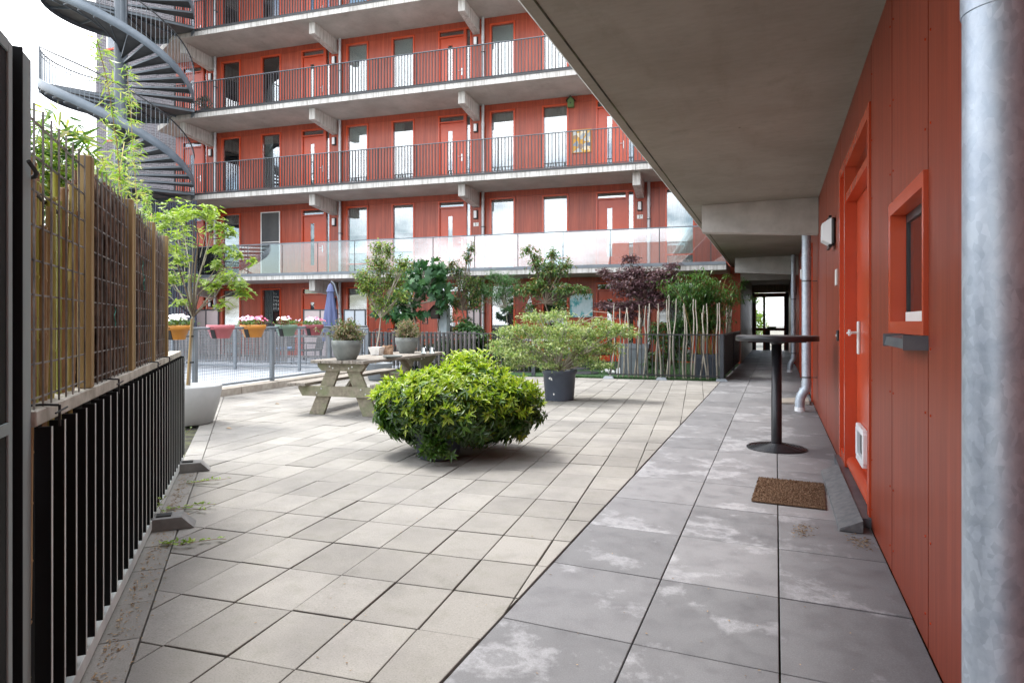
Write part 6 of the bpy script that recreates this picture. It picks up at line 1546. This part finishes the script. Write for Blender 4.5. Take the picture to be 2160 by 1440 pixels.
for px, lab, seed, bls in ((110, 'yellow green bamboo thicket just behind the cane panel', 91, [(90, 330, .5, .3, .35), (130, 380, .4, .3, .3), (110, 600, .6, .5, .4), (160, 420, .4, .2, .3)]),
                           (250, 'leafy bamboo thicket behind the brown reed mats', 92, [(240, 560, .6, .4, .7), (290, 470, .5, .2, .8), (330, 500, .4, .2, .9), (200, 500, .4, .3, .6)])):
    t0 = gpos(px, 900, .6); t0.z = 0; t = thing('bamboo_thicket', lab, 'bamboo', t0); lv = Leaves(); q = MB()
    for bx, by, rw, rh, bk in bls:
        c_ = gpos(bx, by, bk)-t0; sc_r = .28
        for j in range(150):
            d = rdir(r3); p = c_+Vector((d.x*rw*sc_r*1.6, d.y*rw*sc_r*1.6, d.z*rh*.9))*r3.random()**.5
            if (p+t0-FO).dot(GN) < .13: p += GN*(.16-(p+t0-FO).dot(GN))
            for m_ in range(4): dd = rdir(r3); dd.z *= .6; L = r3.uniform(.05, .11); lv.add(p, dd, rdir(r3)+Vector((0, 0, .6)), L, L*.15, ('blade', 'leaf_bamboo' if r3.random() < .6 else 'leaf_bamboo_dark'))
        for _ in range(4):
            e_ = c_+rdir(r3)*.1; q.tube([(e_.x*.5, e_.y*.5, 0), (e_.x, e_.y, e_.z*.7), e_], .005, 'cane', n=5)
    q.build('culms', t); lv.build('foliage', TEMPS, t)
# creeping weeds and debris at the fence foot
for i, (px, py, n_, L_w, lab) in enumerate(((335, 1150, 26, .30, 'creeping green weed growing past the nearer fence foot'), (350, 1075, 24, .34, 'creeping green weed in the paving joint between the fence feet'), (392, 1020, 18, .3, 'small weed runner beside the farther fence foot'), (330, 1105, 12, .14, 'little tuft of weed against the fence beam'), (384, 930, 16, .12, 'climbing weed at the far end post of the bar fence'))):
    p0 = PG(px, py); p0.z = .004; t = thing('weed', lab, 'weed', p0); lv = Leaves(); q = MB(); r3 = random.Random(200+i); run = RT*.97+FW*.1 if i < 3 else Vector((.2, .1, 1.2))
    for sgm in range(2):
        P = [Vector((0, 0, .003))]
        for k in range(6): P.append(P[-1]+run.normalized()*(L_w/6)+Vector((r3.gauss(0, .012), r3.gauss(0, .02), abs(r3.gauss(0, .004)))))
        q.tube(P, .0016, 'weed_debris', n=4)
        for k in range(n_):
            f = r3.random()*5.9; p = P[int(f)].lerp(P[int(f)+1], f-int(f)); lv.add(p+Vector((0, 0, .004)), Vector((r3.gauss(0, 1), r3.gauss(0, 1), .35)), Vector((r3.gauss(0, .3), r3.gauss(0, .3), 1)), r3.uniform(.016, .034), r3.uniform(.011, .02), ('lance_flat', 'leaf_lime' if i != 4 else 'leaf_mid'))
    q.build('runner', t); lv.build('leaves', TEMPS, t)
lv = Leaves(); r3 = random.Random(300)
for k in range(800):
    tt = r3.uniform(-.1, 3.2); w_ = abs(r3.gauss(0, .05)); p = FO+FD*tt+FNrm*(.055+w_); lv.add((p.x, p.y, .004), Vector((r3.gauss(0, 1), r3.gauss(0, 1), .1)), (0, 0, 1), r3.uniform(.005, .022), r3.uniform(.002, .008), ('lance_flat', 'weed_debris'))
for k in range(260):
    c_ = [PG(1700, 1115), PG(1810, 1140), PG(1690, 1125), PG(1820, 1150)][k % 4]; lv.add((c_.x+r3.gauss(0, .035), c_.y+r3.gauss(0, .05), .004), Vector((r3.gauss(0, 1), r3.gauss(0, 1), .1)), (0, 0, 1), r3.uniform(.004, .03), r3.uniform(.001, .005), ('lance_flat', 'weed_debris'))
for k in range(90):
    p = PG(r3.uniform(500, 1800), r3.uniform(830, 1430)); lv.add((p.x, p.y, .004), Vector((r3.gauss(0, 1), r3.gauss(0, 1), .08)), (0, 0, 1), r3.uniform(.004, .016), r3.uniform(.002, .006), ('lance_flat', 'weed_debris'))
struct(lv.build('debris', TEMPS), 'stuff')
for px, py, lab in ((477, 905, 'single dead brown leaf lying on the paving in front of the pale planter'), (580, 853, 'single curled leaf on the paving left of the picnic bench')):
    p = PG(px, py); t = thing('fallen_leaf', lab, 'leaf', (p.x, p.y, .006)); lv = Leaves(); lv.add((0, 0, .004), (1, .3, .15), (.3, 0, 1), .07, .035, ('lance', 'weed_debris')); lv.add((.03, 0, .012), (.6, -.5, .3), (.3, .5, 1), .04, .02, ('lance', 'weed_debris')); lv.build('blade', TEMPS, t)

# greenery outside the end door
t = thing('outdoor_tree', 'sunlit yellow green tree outside the glass end door of the walkway', 'tree', (-2.2, 38, 0))
trunk(t, [(0, 0, 0), (.1, 0, 1.2), (0, 0, 2.0)], [.12, .1, .07])
crown(t, [((0, 0, 2.2), (1.3, 1.2, 1.4), 1), ((.9, -.4, 1.2), (.9, .8, .8), .7)], random.Random(7), 700, 6, .16, .08, 'lance', ['leaf_lime'], twig_len=.4, root=(0, 0, 1.6), name='foliage')
